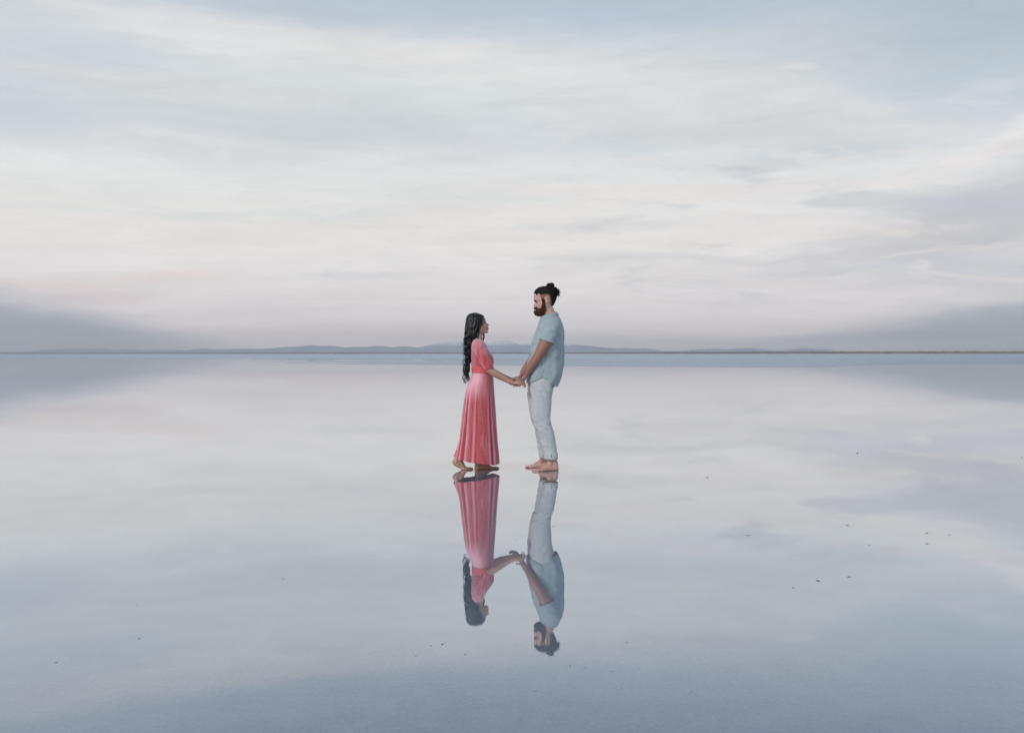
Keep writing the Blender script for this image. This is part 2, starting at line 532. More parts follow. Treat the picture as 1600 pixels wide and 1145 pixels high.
m_scrub, b_, o_ = mat('dry scrub')
t_ = b_.n('ShaderNodeTexCoord')
n_ = b_.noise(t_.outputs['Object'], .3, 4, .7)
principled(b_, o_, Base_Color=b_.mix(b_.rng(n_.outputs[0], .35, .65), srgb(112, 109, 96), srgb(152, 146, 130)), Roughness=1.0)
mb = MB()
ico = [(0, 0, 1)] + [(math.cos(k * 2 * math.pi / 7) * math.sin(q), math.sin(k * 2 * math.pi / 7) * math.sin(q), math.cos(q)) for q in (.7, 1.35) for k in range(7)]
fi = [(0, 1 + k, 1 + (k + 1) % 7) for k in range(7)] + [(1 + k, 8 + k, 8 + (k + 1) % 7, 1 + (k + 1) % 7) for k in range(7)]
ico = np.array(ico)
for i in range(3600):
    x = random.uniform(-1500, 1500)
    r_ = np.interp(x, [-800, -300, 100, 500, 900], [.6, .9, 1.1, 2.1, 2.3])
    if mnoise.noise(Vector((x * .012, 5, 0))) < -.25 and random.random() < .7: continue
    yy = random.uniform(1552, 1640)
    s_ = random.uniform(.45, .9) * r_
    v = ico * np.array([random.uniform(1.2, 4.5), random.uniform(1.2, 3), s_]) * (1 + .25 * rng.standard_normal((len(ico), 1)))
    mb.add(v + np.array([x, yy, (.6 + (yy - 1552) / 88 * .6) * r_]), fi)
link_mesh('shore_scrub', mb.mesh('shore_scrub'), m_scrub, kind='stuff',
          label='low dry scrub along the far shore at the horizon', category='scrub')

# mountains -------------------------------------------------------------------
m_mtn, b_, o_ = mat('mountain rock and snow')
t_ = b_.n('ShaderNodeTexCoord'); sp_ = b_.n('ShaderNodeSeparateXYZ'); b_.t.links.new(t_.outputs['Object'], sp_.inputs[0])
n_ = b_.noise(t_.outputs['Object'], .004, 6, .65)
n2_ = b_.noise(t_.outputs['Object'], .02, 4, .6)
zsn = b_.math('ADD', sp_.outputs[2], b_.math('MULTIPLY', b_.math('SUBTRACT', n2_.outputs[0], .5), 110))
snow = b_.rng(zsn, 78, 116)
rock = b_.mix(n_.outputs[0], srgb(122, 140, 166), srgb(170, 180, 195))  # rock tone paled and blued, so part of the haze is in the colour
principled(b_, o_, Base_Color=b_.mix(snow, rock, srgb(232, 230, 232)), Roughness=.95)
prof = np.array([(-900, 549), (-300, 548), (0, 550), (60, 549), (75, 546.5), (115, 544.8), (135, 545.5), (160, 544.3), (185, 546.5), (205, 545.5), (225, 547), (260, 546), (290, 547.3), (320, 544.5), (340, 546), (390, 544.5), (400, 545), (425, 544.5), (445, 542), (465, 541.5), (487, 539.3), (500, 540.2), (515, 540), (540, 543), (560, 541.8), (590, 540.5), (615, 542), (635, 541), (655, 543), (675, 538), (700, 533.5), (712, 532.7), (722, 533.5), (735, 537), (752, 536.5), (765, 536), (777, 532.5), (790, 531), (800, 534), (812, 538), (820, 537.5), (840, 540), (870, 539), (885, 537), (895, 536.5), (915, 539.5), (940, 542.5), (965, 544.5), (978, 543.5), (990, 545), (1002, 545), (1008, 543.5), (1020, 546), (1035, 548), (1060, 548.5), (1080, 546.5), (1110, 545), (1140, 545.5), (1170, 543.5), (1195, 546.5), (1215, 548), (1235, 547), (1255, 544.3), (1262, 544.2), (1270, 546), (1285, 545.5), (1300, 548.5), (1330, 550.5), (1700, 551), (2500, 549)], float)
MD = 12000.0
nx, ny = 1100, 34
V = []
for j in range(ny):
    t = j / (ny - 1)
    yy = MD - 1600 + 3200 * t
    env = math.exp(-((t - .5) / .23) ** 2)
    for i in range(nx):
        px = -400 + 2400 * i / (nx - 1)
        x = (px - 800) / F * MD
        h = max((HY - np.interp(px + 3 * (t - .5), prof[:, 0], prof[:, 1])) / F * MD + CH, 0)
        rid = 1 - abs(mnoise.fractal(Vector((x * .0016, yy * .0011, 2.0)), 1.0, 2.1, 5))
        rid2 = mnoise.fractal(Vector((x * .006, yy * .004, 5.0)), 1.0, 2.0, 4)
        hh = h * (env * (1.0 if abs(t - .5) < .02 else .66 + .38 * rid) + .05 * rid2 * (env * 1.5))
        V.append((x, yy, hh + .2))
f = [(j * nx + i, j * nx + i + 1, (j + 1) * nx + i + 1, (j + 1) * nx + i) for j in range(ny - 1) for i in range(nx - 1)]
mb = MB(); mb.add(V, f)
link_mesh('mountains', mb.mesh('mountains'), m_mtn, kind='structure')

# haze ---------------------------------------------------------------------------
m_haze = bpy.data.materials.new('haze air'); m_haze.use_nodes = True
m_haze.node_tree.nodes.clear(); hb = NB(m_haze.node_tree)
ho = hb.n('ShaderNodeOutputMaterial'); pv = hb.n('ShaderNodeVolumePrincipled')
pv.inputs['Color'].default_value = (.94, .97, 1.0, 1); pv.inputs['Density'].default_value = 7.0e-5
pv.inputs['Anisotropy'].default_value = .1
m_haze.node_tree.links.new(pv.outputs[0], ho.inputs['Volume'])
me = bpy.data.meshes.new('haze')
bx = [(x, y, z) for z in (-1.3, 260) for y in (-1600, 15600) for x in (-14100, 14100)]
me.from_pydata(bx, [], [(0, 2, 3, 1), (4, 5, 7, 6), (0, 1, 5, 4), (2, 6, 7, 3), (0, 4, 6, 2), (1, 3, 7, 5)]); me.update()
link_mesh('haze', me, m_haze, kind='stuff', label='pale blue air between the couple and the far mountains', category='haze')

# ------------------------------------------------------------------ materials for the couple
def skin_mat(name, c1, c2, rough=.5, tan=None):
    m, b, o = mat(name)
    t = b.n('ShaderNodeTexCoord')
    n = b.noise(t.outputs['Object'], 26, 4, .6)
    n2 = b.noise(t.outputs['Object'], 5, 3, .5)
    f = b.math('ADD', b.rng(n.outputs[0], .35, .65, 0, .4), b.rng(n2.outputs[0], .3, .7, 0, .6))
    col = b.mix(f, c1, c2)
    if tan:
        at = b.n('ShaderNodeAttribute'); at.attribute_name = 'tan'
        col = b.mix(at.outputs['Fac'], col, tan)
    bump = b.n('ShaderNodeBump'); bump.inputs['Strength'].default_value = .25; bump.inputs['Distance'].default_value = .003
    b.set(bump.inputs['Height'], b.noise(t.outputs['Object'], 140, 3, .6).outputs[0])
    p = principled(b, o, Base_Color=col, Roughness=rough, Subsurface_Weight=.12, Subsurface_Scale=.006)
    b.t.links.new(bump.outputs[0], p.inputs['Normal'])
    return m


def hair_mat(name, c1, c2, rough=.35, spec=.5, st=(60, 60, 6), bumpd=.004):
    m, b, o = mat(name)
    t = b.n('ShaderNodeTexCoord')
    mp_ = b.n('ShaderNodeMapping'); b.t.links.new(t.outputs['Object'], mp_.inputs[0]); mp_.inputs['Scale'].default_value = st
    n = b.noise(mp_.outputs[0], 3, 5, .65, .3)
    col = b.mix(b.rng(n.outputs[0], .35, .7), c1, c2)
    bump = b.n('ShaderNodeBump'); bump.inputs['Strength'].default_value = .9; bump.inputs['Distance'].default_value = bumpd
    b.set(bump.inputs['Height'], n.outputs[0])
    p = principled(b, o, Base_Color=col, Roughness=b.rng(n.outputs[0], .3, .7, rough * .8, rough * 1.5), Specular_IOR_Level=spec)
    b.t.links.new(bump.outputs[0], p.inputs['Normal'])
    return m


def cloth_mat(name, c1, c2, rough=.85, sheen=.25, sheen_tint=(1, 1, 1, 1), weave=900, wr=14, wd=.006, sr=.5, spec=.3):
    m, b, o = mat(name)
    t = b.n('ShaderNodeTexCoord')
    n = b.noise(t.outputs['Object'], wr, 5, .6, .6)
    n2 = b.noise(t.outputs['Object'], 3.5, 3, .5)
    wv_ = b.noise(t.outputs['Object'], weave, 2, .5)
    col = b.mix(b.rng(b.math('ADD', b.math('MULTIPLY', n.outputs[0], .5), b.math('MULTIPLY', n2.outputs[0], .5)), .38, .62), c1, c2)
    col = b.mix(b.rng(wv_.outputs[0], .3, .7, 0, .12), col, (.9, .9, .9, 1))
    bump = b.n('ShaderNodeBump'); bump.inputs['Strength'].default_value = .8; bump.inputs['Distance'].default_value = wd
    b.set(bump.inputs['Height'], b.math('ADD', n.outputs[0], b.math('MULTIPLY', wv_.outputs[0], .08)))
    p = principled(b, o, Base_Color=col, Roughness=rough, Sheen_Weight=sheen, Sheen_Roughness=sr, Sheen_Tint=sheen_tint, Specular_IOR_Level=spec)
    b.t.links.new(bump.outputs[0], p.inputs['Normal'])
    return m


m_skin_m = skin_mat('fair skin', (.50, .29, .235, 1), (.62, .38, .315, 1), .5, (.34, .165, .125, 1))
m_skin_w = skin_mat('tan skin', (.46, .255, .180, 1), (.57, .34, .25, 1), .45)
m_hair_w = hair_mat('black wavy hair', (.003, .003, .004, 1), (.009, .009, .013, 1), .28, .42, (60, 60, 6), .0022)
m_hair_m = hair_mat('dark brown hair', (.004, .003, .003, 1), (.018, .011, .009, 1), .55, .2, (50, 50, 50))
m_beard = hair_mat('brown beard', (.026, .013, .010, 1), (.100, .045, .030, 1), .8, .15, (80, 80, 60), .003)
m_stub = hair_mat('shaved hair', (.17, .10, .085, 1), (.28, .19, .17, 1), .7, .2, (120, 120, 120), .001)
m_shirt = cloth_mat('sage linen shirt', (.285, .368, .400, 1), (.345, .430, .462, 1), .9, .12, (1, 1, 1, 1), 700, 11, .018)
m_pants = cloth_mat('pale linen trousers', (.455, .480, .500, 1), (.52, .545, .56, 1), .9, .12, (1, 1, 1, 1), 700, 8, .007)
m_velvet0 = cloth_mat('coral velvet', (.50, .050, .070, 1), (.62, .085, .105, 1), .75, .9, (1.0, .72, .78, 1), 500, 7, .008, .42, .2)
m_velvet, b_, o_ = mat('crushed coral velvet')
t_ = b_.n('ShaderNodeTexCoord')
mpv = b_.n('ShaderNodeMapping'); b_.t.links.new(t_.outputs['Object'], mpv.inputs[0]); mpv.inputs['Scale'].default_value = (1.6, 1.6, .10)
nv1 = b_.noise(mpv.outputs[0], 17, 4, .55, .8)
nv2 = b_.noise(t_.outputs['Object'], 60, 4, .6)
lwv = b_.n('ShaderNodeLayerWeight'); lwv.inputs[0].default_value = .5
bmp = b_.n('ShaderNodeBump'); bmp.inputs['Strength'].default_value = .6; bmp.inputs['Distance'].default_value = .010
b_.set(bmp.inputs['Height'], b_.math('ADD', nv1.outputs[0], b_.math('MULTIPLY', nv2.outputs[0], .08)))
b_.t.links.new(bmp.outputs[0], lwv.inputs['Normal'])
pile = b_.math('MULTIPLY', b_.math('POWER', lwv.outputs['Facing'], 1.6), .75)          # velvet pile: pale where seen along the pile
nap_sheen = b_.rng(nv1.outputs[0], .48, .66, 0, .20, smooth=True)                         # brushed pile streaks, with pale sheen painted in
atn = b_.n('ShaderNodeAttribute'); atn.attribute_name = 'nap_sheen'
pf = b_.math('ADD', b_.math('ADD', pile, nap_sheen), atn.outputs['Fac'], clamp=True)
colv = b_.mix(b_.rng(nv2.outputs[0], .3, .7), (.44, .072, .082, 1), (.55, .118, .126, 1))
colv = b_.mix(pf, colv, (.80, .42, .50, 1))  # velvet's pale sheen mixed straight into the base colour
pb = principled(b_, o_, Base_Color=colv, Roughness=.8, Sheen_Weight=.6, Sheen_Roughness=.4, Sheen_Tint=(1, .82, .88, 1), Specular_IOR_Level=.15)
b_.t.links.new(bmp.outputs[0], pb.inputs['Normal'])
m_band = cloth_mat('coral satin band', (.62, .055, .075, 1), (.70, .08, .10, 1), .6, .3, (1.0, .7, .75, 1), 500, 12, .006, .4, .3)
m_white, b_, o_ = mat('eye white'); principled(b_, o_, Base_Color=(.30, .26, .25, 1), Roughness=.35)
m_iris, b_, o_ = mat('iris'); principled(b_, o_, Base_Color=(.03, .018, .012, 1), Roughness=.15)
m_lip_w, b_, o_ = mat('lips pink'); principled(b_, o_, Base_Color=(.42, .12, .12, 1), Roughness=.35)
m_lip_m, b_, o_ = mat('lips'); principled(b_, o_, Base_Color=(.38, .16, .14, 1), Roughness=.45)
m_silver, b_, o_ = mat('silver'); principled(b_, o_, Base_Color=(.55, .55, .58, 1), Metallic=1.0, Roughness=.25)
m_btn, b_, o_ = mat('button'); principled(b_, o_, Base_Color=(.45, .48, .48, 1), Roughness=.3)
m_nail, b_, o_ = mat('nail'); principled(b_, o_, Base_Color=(.62, .42, .37, 1), Roughness=.25)


# ------------------------------------------------------------------ head builder
def head_grid(rows, sgn, dyc=0.0, nr=210, nt=220, grow=None):
    """rows: (py, x_side_front, x_mid_front, x_back, half width m, sigma m). sgn +1 faces +X. Returns ring grid (nr, nt, 3)."""
    R = np.array(rows, float)
    pys = np.linspace(R[0, 0], R[-1, 0], nr)
    g = [smooth_interp(pys, R[:, 0], R[:, k]) for k in range(1, 6)]
    out = []
    th = np.linspace(0, 2 * math.pi, nt, endpoint=False)
    for i, py in enumerate(pys):
        xs_, xm, xb, w, sg = [q[i] for q in g]
        d = D0 + dyc
        Xs, Xm, Xb = [(q - 800) / F * d for q in (xs_, xm, xb)]
        z = CH - (py - HY) / F * d
        xc = Xs * .42 + Xb * .58
        c, s_ = np.cos(th), np.sin(th)
        y = w * np.sign(s_) * np.abs(s_) ** .92
        # sides taper towards the face
        x = np.where(c > 0, xc + (Xs - xc) * np.abs(c) ** .85, xc + (Xb - xc) * np.abs(c))
        y = y * np.where(c > 0, 1 - .20 * c ** 2, 1)
        x = x + (Xm - Xs) * np.exp(-(y / max(sg, .004)) ** 2) * (c > 0) * np.clip(c * 1.5, 0, 1)
        if grow is not None:
            gx = grow(py, th)
            x = x + sgn * 0 + gx * (x - xc) / np.maximum(np.hypot(x - xc, y), 1e-6)
            y = y + gx * y / np.maximum(np.hypot(x - xc, y), 1e-6)
        out.append(np.stack([x, np.full_like(x, D0 + dyc) + y, np.full_like(x, z)], 1))
    return np.array(out)


def patch(grid, keep, off, name, org, jit=0.0, thick=.006):
    """part of a ring grid kept where keep(point) holds, moved out by off(point)"""
    k, n, _ = grid.shape
    v = grid.reshape(-1, 3).copy()
    cx = v.mean(0)
    # normals by finite differences
    du = np.roll(grid, -1, 1) - np.roll(grid, 1, 1)
    dv = np.gradient(grid, axis=0)
    nr_ = np.cross(du, dv).reshape(-1, 3); nr_ /= np.linalg.norm(nr_, axis=1)[:, None] + 1e-12
    if np.sum(nr_ * (v - cx)) < 0: nr_ = -nr_
    kp = keep(v)
    o = off(v)
    if jit: o = o + jit * np.array([mnoise.fractal(Vector(p * 90), 1, 2, 3) for p in v])
    v2 = v + nr_ * o[:, None]
    f = []
    for i in range(k - 1):
        for j in range(n):
            j2 = (j + 1) % n
            q = (i * n + j, i * n + j2, (i + 1) * n + j2, (i + 1) * n + j)
            if kp[q[0]] and kp[q[1]] and kp[q[2]] and kp[q[3]]: f.append(q)
    used = sorted({a for q in f for a in q}); mp_ = {a: i for i, a in enumerate(used)}
    mb = MB(); mb.add(v2[used], [tuple(mp_[a] for a in q) for q in f])
    return solid(mb.mesh(name, org), thick, -1)


def topx(v):  # world -> photo px / py on the figure plane (for region tests on the head only)
    return 800 + v[:, 0] / D0 * F, HY - (v[:, 2] - CH) / D0 * F


def hand(mb, wrist, d, pn, side, scale=1.0, curl=(.5, .7, .5), thumb=(.5, .5), spread=.05, tw=1.0):
    """palm, four fingers and a thumb. d: direction of the hand, pn: palm normal (towards what is held),
    side: direction from little finger to index."""
    d = np.asarray(d, float); d /= np.linalg.norm(d)
    pn = np.asarray(pn, float); pn -= d * np.dot(pn, d); pn /= np.linalg.norm(pn)
    side = np.asarray(side, float); side -= d * np.dot(side, d); side -= pn * np.dot(side, pn); side /= np.linalg.norm(side)
    s = scale
    L = .095 * s
    k = [wrist, wrist + d * L * .3, wrist + d * L * .65, wrist + d * L]
    mb.tube(k, np.array([.027, .036, .042, .040]) * s, n=18, lat=side, flat=[.75, .5, .40, .34])
    lens = [(.045, .026, .020), (.050, .030, .022), (.046, .028, .021), (.036, .021, .019)]
    offs = [.031, .0105, -.0105, -.030]
    for q in range(4):
        base = wrist + d * L * (.94 - .05 * (q == 3) - .02 * (q == 0)) + side * offs[q] * s
        dr = d + side * spread * (1.5 - q); dr /= np.linalg.norm(dr)
        ang_ = 0; p = base; pts = [base - d * .02 * s, base]
        for j in range(3):
            ang_ += curl[j] * (1 + .08 * (q - 1.5))
            v = dr * math.cos(ang_) + pn * math.sin(ang_)
            for h_ in (.5, 1):
                pts.append(p + v * lens[q][j] * s * h_)
            p = pts[-1]
        mb.tube(pts, np.array([.0098, .0100, .0088, .0092, .0080, .0082, .0072, .0064]) * s * (1 - .1 * (q == 3)), n=12)
    base = wrist + d * L * .30 + side * .026 * s + pn * .006 * s
    dr = d * .62 + side * .62 * tw + pn * thumb[0]; dr /= np.linalg.norm(dr)
    dr2 = d * .9 + side * .1 + pn * (thumb[0] + thumb[1]); dr2 /= np.linalg.norm(dr2)
    p1 = base + dr * .042 * s; p2 = p1 + (dr * .4 + dr2 * .6) * .032 * s; p3 = p2 + dr2 * .026 * s
    mb.tube([base - d * .012 * s, base + dr * .02 * s, p1, (p1 + p2) / 2, p2, p3], np.array([.014, .0135, .0105, .0098, .0095, .0072]) * s, n=12)


def foot(mb, heel, toe, ankle, s=1.0, raised=False, w=.046, sgn=1, inner=None):
    """heel, toe: ground points (3). inner: unit vector to the big-toe side"""
    heel = np.asarray(heel, float); toe = np.asarray(toe, float)
    ax = toe - heel; L = np.linalg.norm(ax); ax /= L
    lat = np.asarray(inner, float); lat -= ax * np.dot(lat, ax); lat /= np.linalg.norm(lat)
    up = np.array([0, 0, 1.0])
    if raised:
        return
    t = np.array([.02, .10, .22, .38, .55, .70, .80])
    hgt = np.array([.045, .066, .074, .066, .050, .036, .028]) * s / 2
    wid = np.array([.026, .033, .034, .036, .043, .048, .046]) * s
    R = []
    for ti, h_, w_ in zip(t, hgt, wid):
        c = heel + ax * L * ti + up * (h_ + .002) + lat * .006 * math.sin(ti * 3) * s
        th = np.linspace(0, 2 * math.pi, 20, endpoint=False)
        zz_ = np.where(np.sin(th) < 0, np.sign(np.sin(th)) * np.abs(np.sin(th)) ** .5, np.sin(th))
        R.append(c + np.cos(th)[:, None] * lat * w_ + zz_[:, None] * up * h_)
    mb.rings(R)
    mb.tube([heel + ax * .032 * s + up * .028 * s, heel + ax * .035 * s + up * .07 * s, ankle], np.array([.029, .033, .036]) * s, n=18)
    mb.tube([ankle + up * -.01, heel + ax * L * .36 + up * .055 * s, heel + ax * L * .58 + up * .036 * s], np.array([.036, .031, .024]) * s, n=16)
    toes(mb, heel + ax * L * .78, ax, lat, L * .22, s)


def toes(mb, base, ax, lat, ln, s):
    up = np.array([0, 0, 1.0])
    for q in range(5):
        o_ = lat * (.032 - .017 * q + (.002 if q == 0 else 0)) * s
        l_ = ln * (1.0, .93, .80, .66, .50)[q]
        r_ = (.0125, .0092, .0088, .0085, .0080)[q] * s
        p0 = base + o_ + up * (r_ + .006)
        mb.tube([p0 - ax * .02 * s, p0 + ax * l_ * .45 + up * .003, p0 + ax * (l_ - r_) - up * .005], [r_ * 1.15, r_, r_ * .95], n=10)


# ================================================================== MAN
MX, MY = P(852, 735)[0], D0 + .02
man = bpy.data.objects.new('person', None); COL.objects.link(man)
man.location = (MX, MY, -.006); man.empty_display_size = .3
man['label'] = 'bearded man with a dark top bun, sage shirt and pale rolled trousers, holding her hands'
man['category'] = 'man'
man['group'] = 'barefoot couple holding hands on the wet salt'
MO = np.array([MX, MY, 0])

# py, side front, mid front, back, half width, sigma
m_rows = [
    (447.9, 848.5, 848.5, 857, .014, .05),
    (448.8, 843.5, 843.5, 862, .038, .05),
    (451.0, 839.5, 839.5, 865.5, .056, .05),
    (454.0, 836.8, 836.6, 867.3, .068, .05),
    (458.0, 835.3, 834.8, 868.3, .0755, .05),
    (463.0, 834.9, 834.2, 868.2, .0775, .05),
    (466.5, 835.0, 834.2, 867.2, .077, .045),
    (469.2, 835.6, 834.5, 866.0, .076, .035),
    (471.2, 837.3, 835.7, 865.0, .0755, .012),
    (473.5, 837.3, 834.8, 864.0, .075, .012),
    (475.5, 837.3, 833.7, 863.2, .073, .013),
    (476.9, 837.3, 833.3, 862.6, .072, .014),
    (478.1, 837.4, 834.9, 862.2, .070, .014),
    (479.4, 837.6, 836.2, 861.8, .069, .02),
    (481.0, 837.8, 836.0, 861.0, .067, .022),
    (482.2, 838.2, 836.7, 860.0, .065, .02),
    (483.4, 838.4, 836.4, 859.0, .062, .022),
    (485.0, 839.0, 837.6, 857.5, .058, .022),
    (487.0, 839.6, 837.4, 855.5, .051, .025),
    (488.8, 841.4, 839.0, 853.0, .040, .025),
    (489.8, 844.0, 842.0, 850.0, .022, .02),
]
mg = head_grid(m_rows, -1)
# eye sockets
def sockets(grid, ex, ez, ey, sgn, depth=.007, rad=.013):
    for s_ in (-1, 1):
        c = np.array([ex, D0 + s_ * ey, ez])
        d = np.linalg.norm((grid - c) * np.array([.6, 1, 1.3]), axis=2)
        grid[..., 0] -= sgn * depth * np.exp(-(d / rad) ** 2)
sockets(mg, P(836.3, 472)[0], P(0, 471.8)[2], .031, -1, .008)
body = MB(); body.rings(mg)
# neck and trunk
def xz(pts, dy=0):
    return [P(a, b, dy + c) for a, b, c in pts]
body.tube(xz([(853, 478, 0), (856.2, 484, 0), (858.5, 490, 0), (860.5, 497, 0), (861, 505, 0)]), [.055, .058, .060, .066, .08], n=24, flat=1.05)
trunk = [(495, 851, 870, .10), (500, 846.5, 875, .155), (507, 843, 877, .190), (516, 841, 878.5, .185), (530, 837, 879, .165), (550, 835, 878, .155), (570, 832, 876, .150), (590, 832, 867, .145), (604, 832, 860, .145), (614, 835, 856, .13)]
def ell_rings(tab, dyc=0, n=48, pw=.9, fn=None):
    out = []
    th = np.linspace(0, 2 * math.pi, n, endpoint=False)
    for row in tab:
        py, xa, xb, w = row[:4]
        a_, b2 = P(xa, py, dyc), P(xb, py, dyc)
        c = (a_ + b2) / 2; hx = abs(b2[0] - a_[0]) / 2
        cs, sn = np.cos(th), np.sin(th)
        ring = np.stack([c[0] + hx * np.sign(cs) * np.abs(cs) ** pw, c[1] + w * np.sign(sn) * np.abs(sn) ** pw, np.full(n, c[2])], 1)
        out.append(ring)
    return np.array(out)
body.rings(ell_rings(trunk))
# arms
near = [P(863, 508, -.185), P(858, 521, -.205), P(852, 535, -.215), P(846.5, 545, -.215), P(841, 555, -.21), P(835, 564, -.195), P(829.5, 572, -.175), P(824.5, 580, -.155), P(821.3, 586, -.135)]
body.tube(near, [.062, .066, .0635, .056, .0475, .0465, .0415, .033, .0275], n=24)
far = [P(861, 508, .185), P(853, 524, .205), P(845, 540, .21), P(835.5, 556, .19), P(828, 566, .17), P(820, 576, .14), P(815, 584, .12)]
body.tube(far, [.060, .062, .058, .046, .043, .034, .026], n=24)
hand(body, near[-1], (-.50, .0, -.86), (-.83, -.20, .50), (0, -1, 0), .98, (.50, .60, .40), (.75, .3))
hand(body, far[-1], (-.50, .0, -.86), (-.83, .20, .50), (0, 1, 0), .98, (.50, .60, .40), (.75, .3))
# legs
hn, tn = np.array([*ground_pt(872.3, 734.6), 0]), np.array([*ground_pt(832.8, 736.7), 0])
hf, tf = np.array([*ground_pt(848.5, 730.6), 0]), np.array([*ground_pt(820.8, 730.0), 0])
an = P(861.5, 713, -.06); af = P(847.5, 710, .12)
hf2 = tf + (hf - tf) / np.linalg.norm(hf - tf) * .255
foot(body, hn, tn, an, 1.02, inner=(0, 1, 0))
foot(body, hf2, tf, P(849, 712, .14), .98, inner=(0, -1, 0))
body.tube([P(846, 600, -.085), P(846, 655, -.085), P(855, 690, -.08), an, P(861, 716, -.06)], [.075, .055, .048, .036, .036], n=20)
body.tube([P(846, 600, .085), P(845, 655, .09), P(847, 690, .12), P(849, 712, .14)], [.075, .055, .046, .036], n=20)
# ears
for s_ in (-1, 1):
    e0 = [(852.2, 471.5), (850.9, 467), (852.2, 464.2), (855.4, 463.6), (857.6, 465.6), (857.2, 468.8), (855.3, 471.8), (853.2, 474)]
    body.tube([P(a, b, 0) + np.array([0, s_ * (.079 + .004 * (a - 851) / 2), 0]) for a, b in e0], [.0045, .005, .005, .005, .005, .005, .005, .0045], n=8)
    body.tube([P(853.4, 466.5, 0) + np.array([0, s_ * .077, 0]), P(854, 471, 0) + np.array([0, s_ * .077, 0])], [.014, .010], n=10, lat=(0, 1, 0), flat=1)
me = remesh(body.mesh('person_body', MO), .0034, 3, .5)
nv = len(me.vertices)
co = np.empty(nv * 3); me.vertices.foreach_get('co', co); co = co.reshape(-1, 3) + MO
at = me.attributes.new('tan', 'FLOAT', 'POINT')
pxv, pyv = topx(co)
tanv = np.clip((pyv - 515) / 12, 0, 1) * np.clip((700 - pyv) / 20, 0, 1)
hnd = np.clip((pyv - 580) / 10, 0, 1) * (pyv < 640)
tanv = tanv * (1 - .35 * hnd)
at.data.foreach_set('value', tanv.astype(np.float32))
link_mesh('body', me, m_skin_m, man)

# eyes, brows
for s_ in (-1, 1):
    c = P(838.0, 471.9, 0) + np.array([.0085, s_ * .0275, 0])
    mb = MB(); mb.tube([c + np.array([.003, 0, 0]), c + np.array([-.003, 0, 0])], [.0074, .0074], n=14); eo = link_mesh('eye', mb.mesh('eye', MO), m_white, man)
    mb = MB(); mb.tube([c + np.array([-.0085, 0, -.001]), c + np.array([-.0102, 0, -.001])], [.0058, .0054], n=12); link_mesh('iris', mb.mesh('iris', MO), m_iris, eo)
    mb = MB()
    for k in range(16):
        u = k / 15
        y_ = s_ * (.013 + .036 * u); xx = P(834.7, 469, 0)[0] + .012 * u ** 2 + .0015
        z_ = P(0, 469.3, 0)[2] + .004 * math.sin(u * 2.6) - .003
        mb.tube([np.array([xx, D0 + y_, z_ - .003]), np.array([xx - .002 + .003 * u, D0 + y_ + s_ * .003, z_ + .005])], [.0028, .0015], n=6)
    link_mesh('eyebrow', mb.mesh('eyebrow', MO), m_hair_m, man)
mb = MB()
mb.tube([P(837.6, 482.6, -.018), P(836.4, 482.0, -.008), P(836.4, 482.0, .008), P(837.6, 482.6, .018)], [.0025, .0042, .0042, .0025], n=8)
mb.tube([P(837.6, 483.1, -.015), P(836.5, 483.4, -.006), P(836.5, 483.4, .006), P(837.6, 483.1, .015)], [.0025, .0045, .0045, .0025], n=8)
link_mesh('mouth', mb.mesh('mouth', MO), m_lip_m, man)

# top hair, undercut, beard: shells grown from the head surface
top_poly = [(828, 458.2), (839, 457.6), (842.5, 458.4), (843.5, 460.5), (848, 459.3), (856, 458.5), (859, 461), (861, 468), (862.5, 476), (864, 481), (875, 481), (875, 440), (828, 440)]
side_poly = [(842.8, 457), (843.5, 462), (845.5, 468), (850.5, 470), (850.5, 464), (854, 461.5), (857, 462.5), (858.5, 468), (859.5, 476), (864.8, 480), (866, 470), (861, 457)]
beard_poly = [(846.0, 466), (850.0, 466), (851.6, 474), (852.4, 482), (849.5, 489), (843, 496), (830, 496), (830, 484.2), (836.8, 484.3), (839.5, 483.2), (839.3, 480.8), (834.5, 481.6), (834.3, 478.9), (839.0, 479.2), (842.0, 481.8), (845.2, 480.5), (847, 474)]
def keep(poly):
    def k(v):
        a_, b2 = topx(v)
        return in_poly(a_, b2, poly)
    return k
def hair_off(v):
    a_, b2 = topx(v)
    return .006 + .006 * np.clip((a_ - 838) / 20, 0, 1) + .002 * np.sin(v[:, 1] * 160)
hair = patch(mg, keep(top_poly), hair_off, 'hair', MO, .0025, .010)
hair_o = link_mesh('hair', hair, m_hair_m, man)
o = link_mesh('shaved_side', patch(mg, keep(side_poly), lambda v: np.full(len(v), .0022), 'shaved_side', MO, .0006, .003), m_stub, man, label='shaved sides under the long dark top hair')
def beard_off(v):
    a_, b2 = topx(v)
    return .003 + .013 * np.clip((b2 - 478) / 10, 0, 1) * np.clip((852 - a_) / 8, 0, 1)
bd = patch(mg, keep(beard_poly), beard_off, 'beard', MO, .004, .008)
link_mesh('beard', bd, m_beard, man)
# short bristles that break the beard's edge
mb = MB()
gv = mg.reshape(-1, 3); kk = np.where(keep(beard_poly)(gv))[0]
cen = P(850, 476, 0)
for i in rng.choice(kk, 2600):
    p = gv[i]; o_ = p - cen; o_[1] *= 1.0; o_ /= np.linalg.norm(o_)
    off = beard_off(p[None])[0] - .001
    q = p + o_ * off
    t = o_ * .55 + np.array([0, 0, -.8]) + rng.normal(0, .25, 3); t /= np.linalg.norm(t)
    hl = rng.uniform(.6, 1.5); mb.tube([q, q + t * .004 * hl, q + t * .010 * hl + o_ * .0008], [.0010, .0009, .0003], n=4, round_ends=False)
link_mesh('beard_bristles', mb.mesh('beard_bristles', MO), m_beard, man)

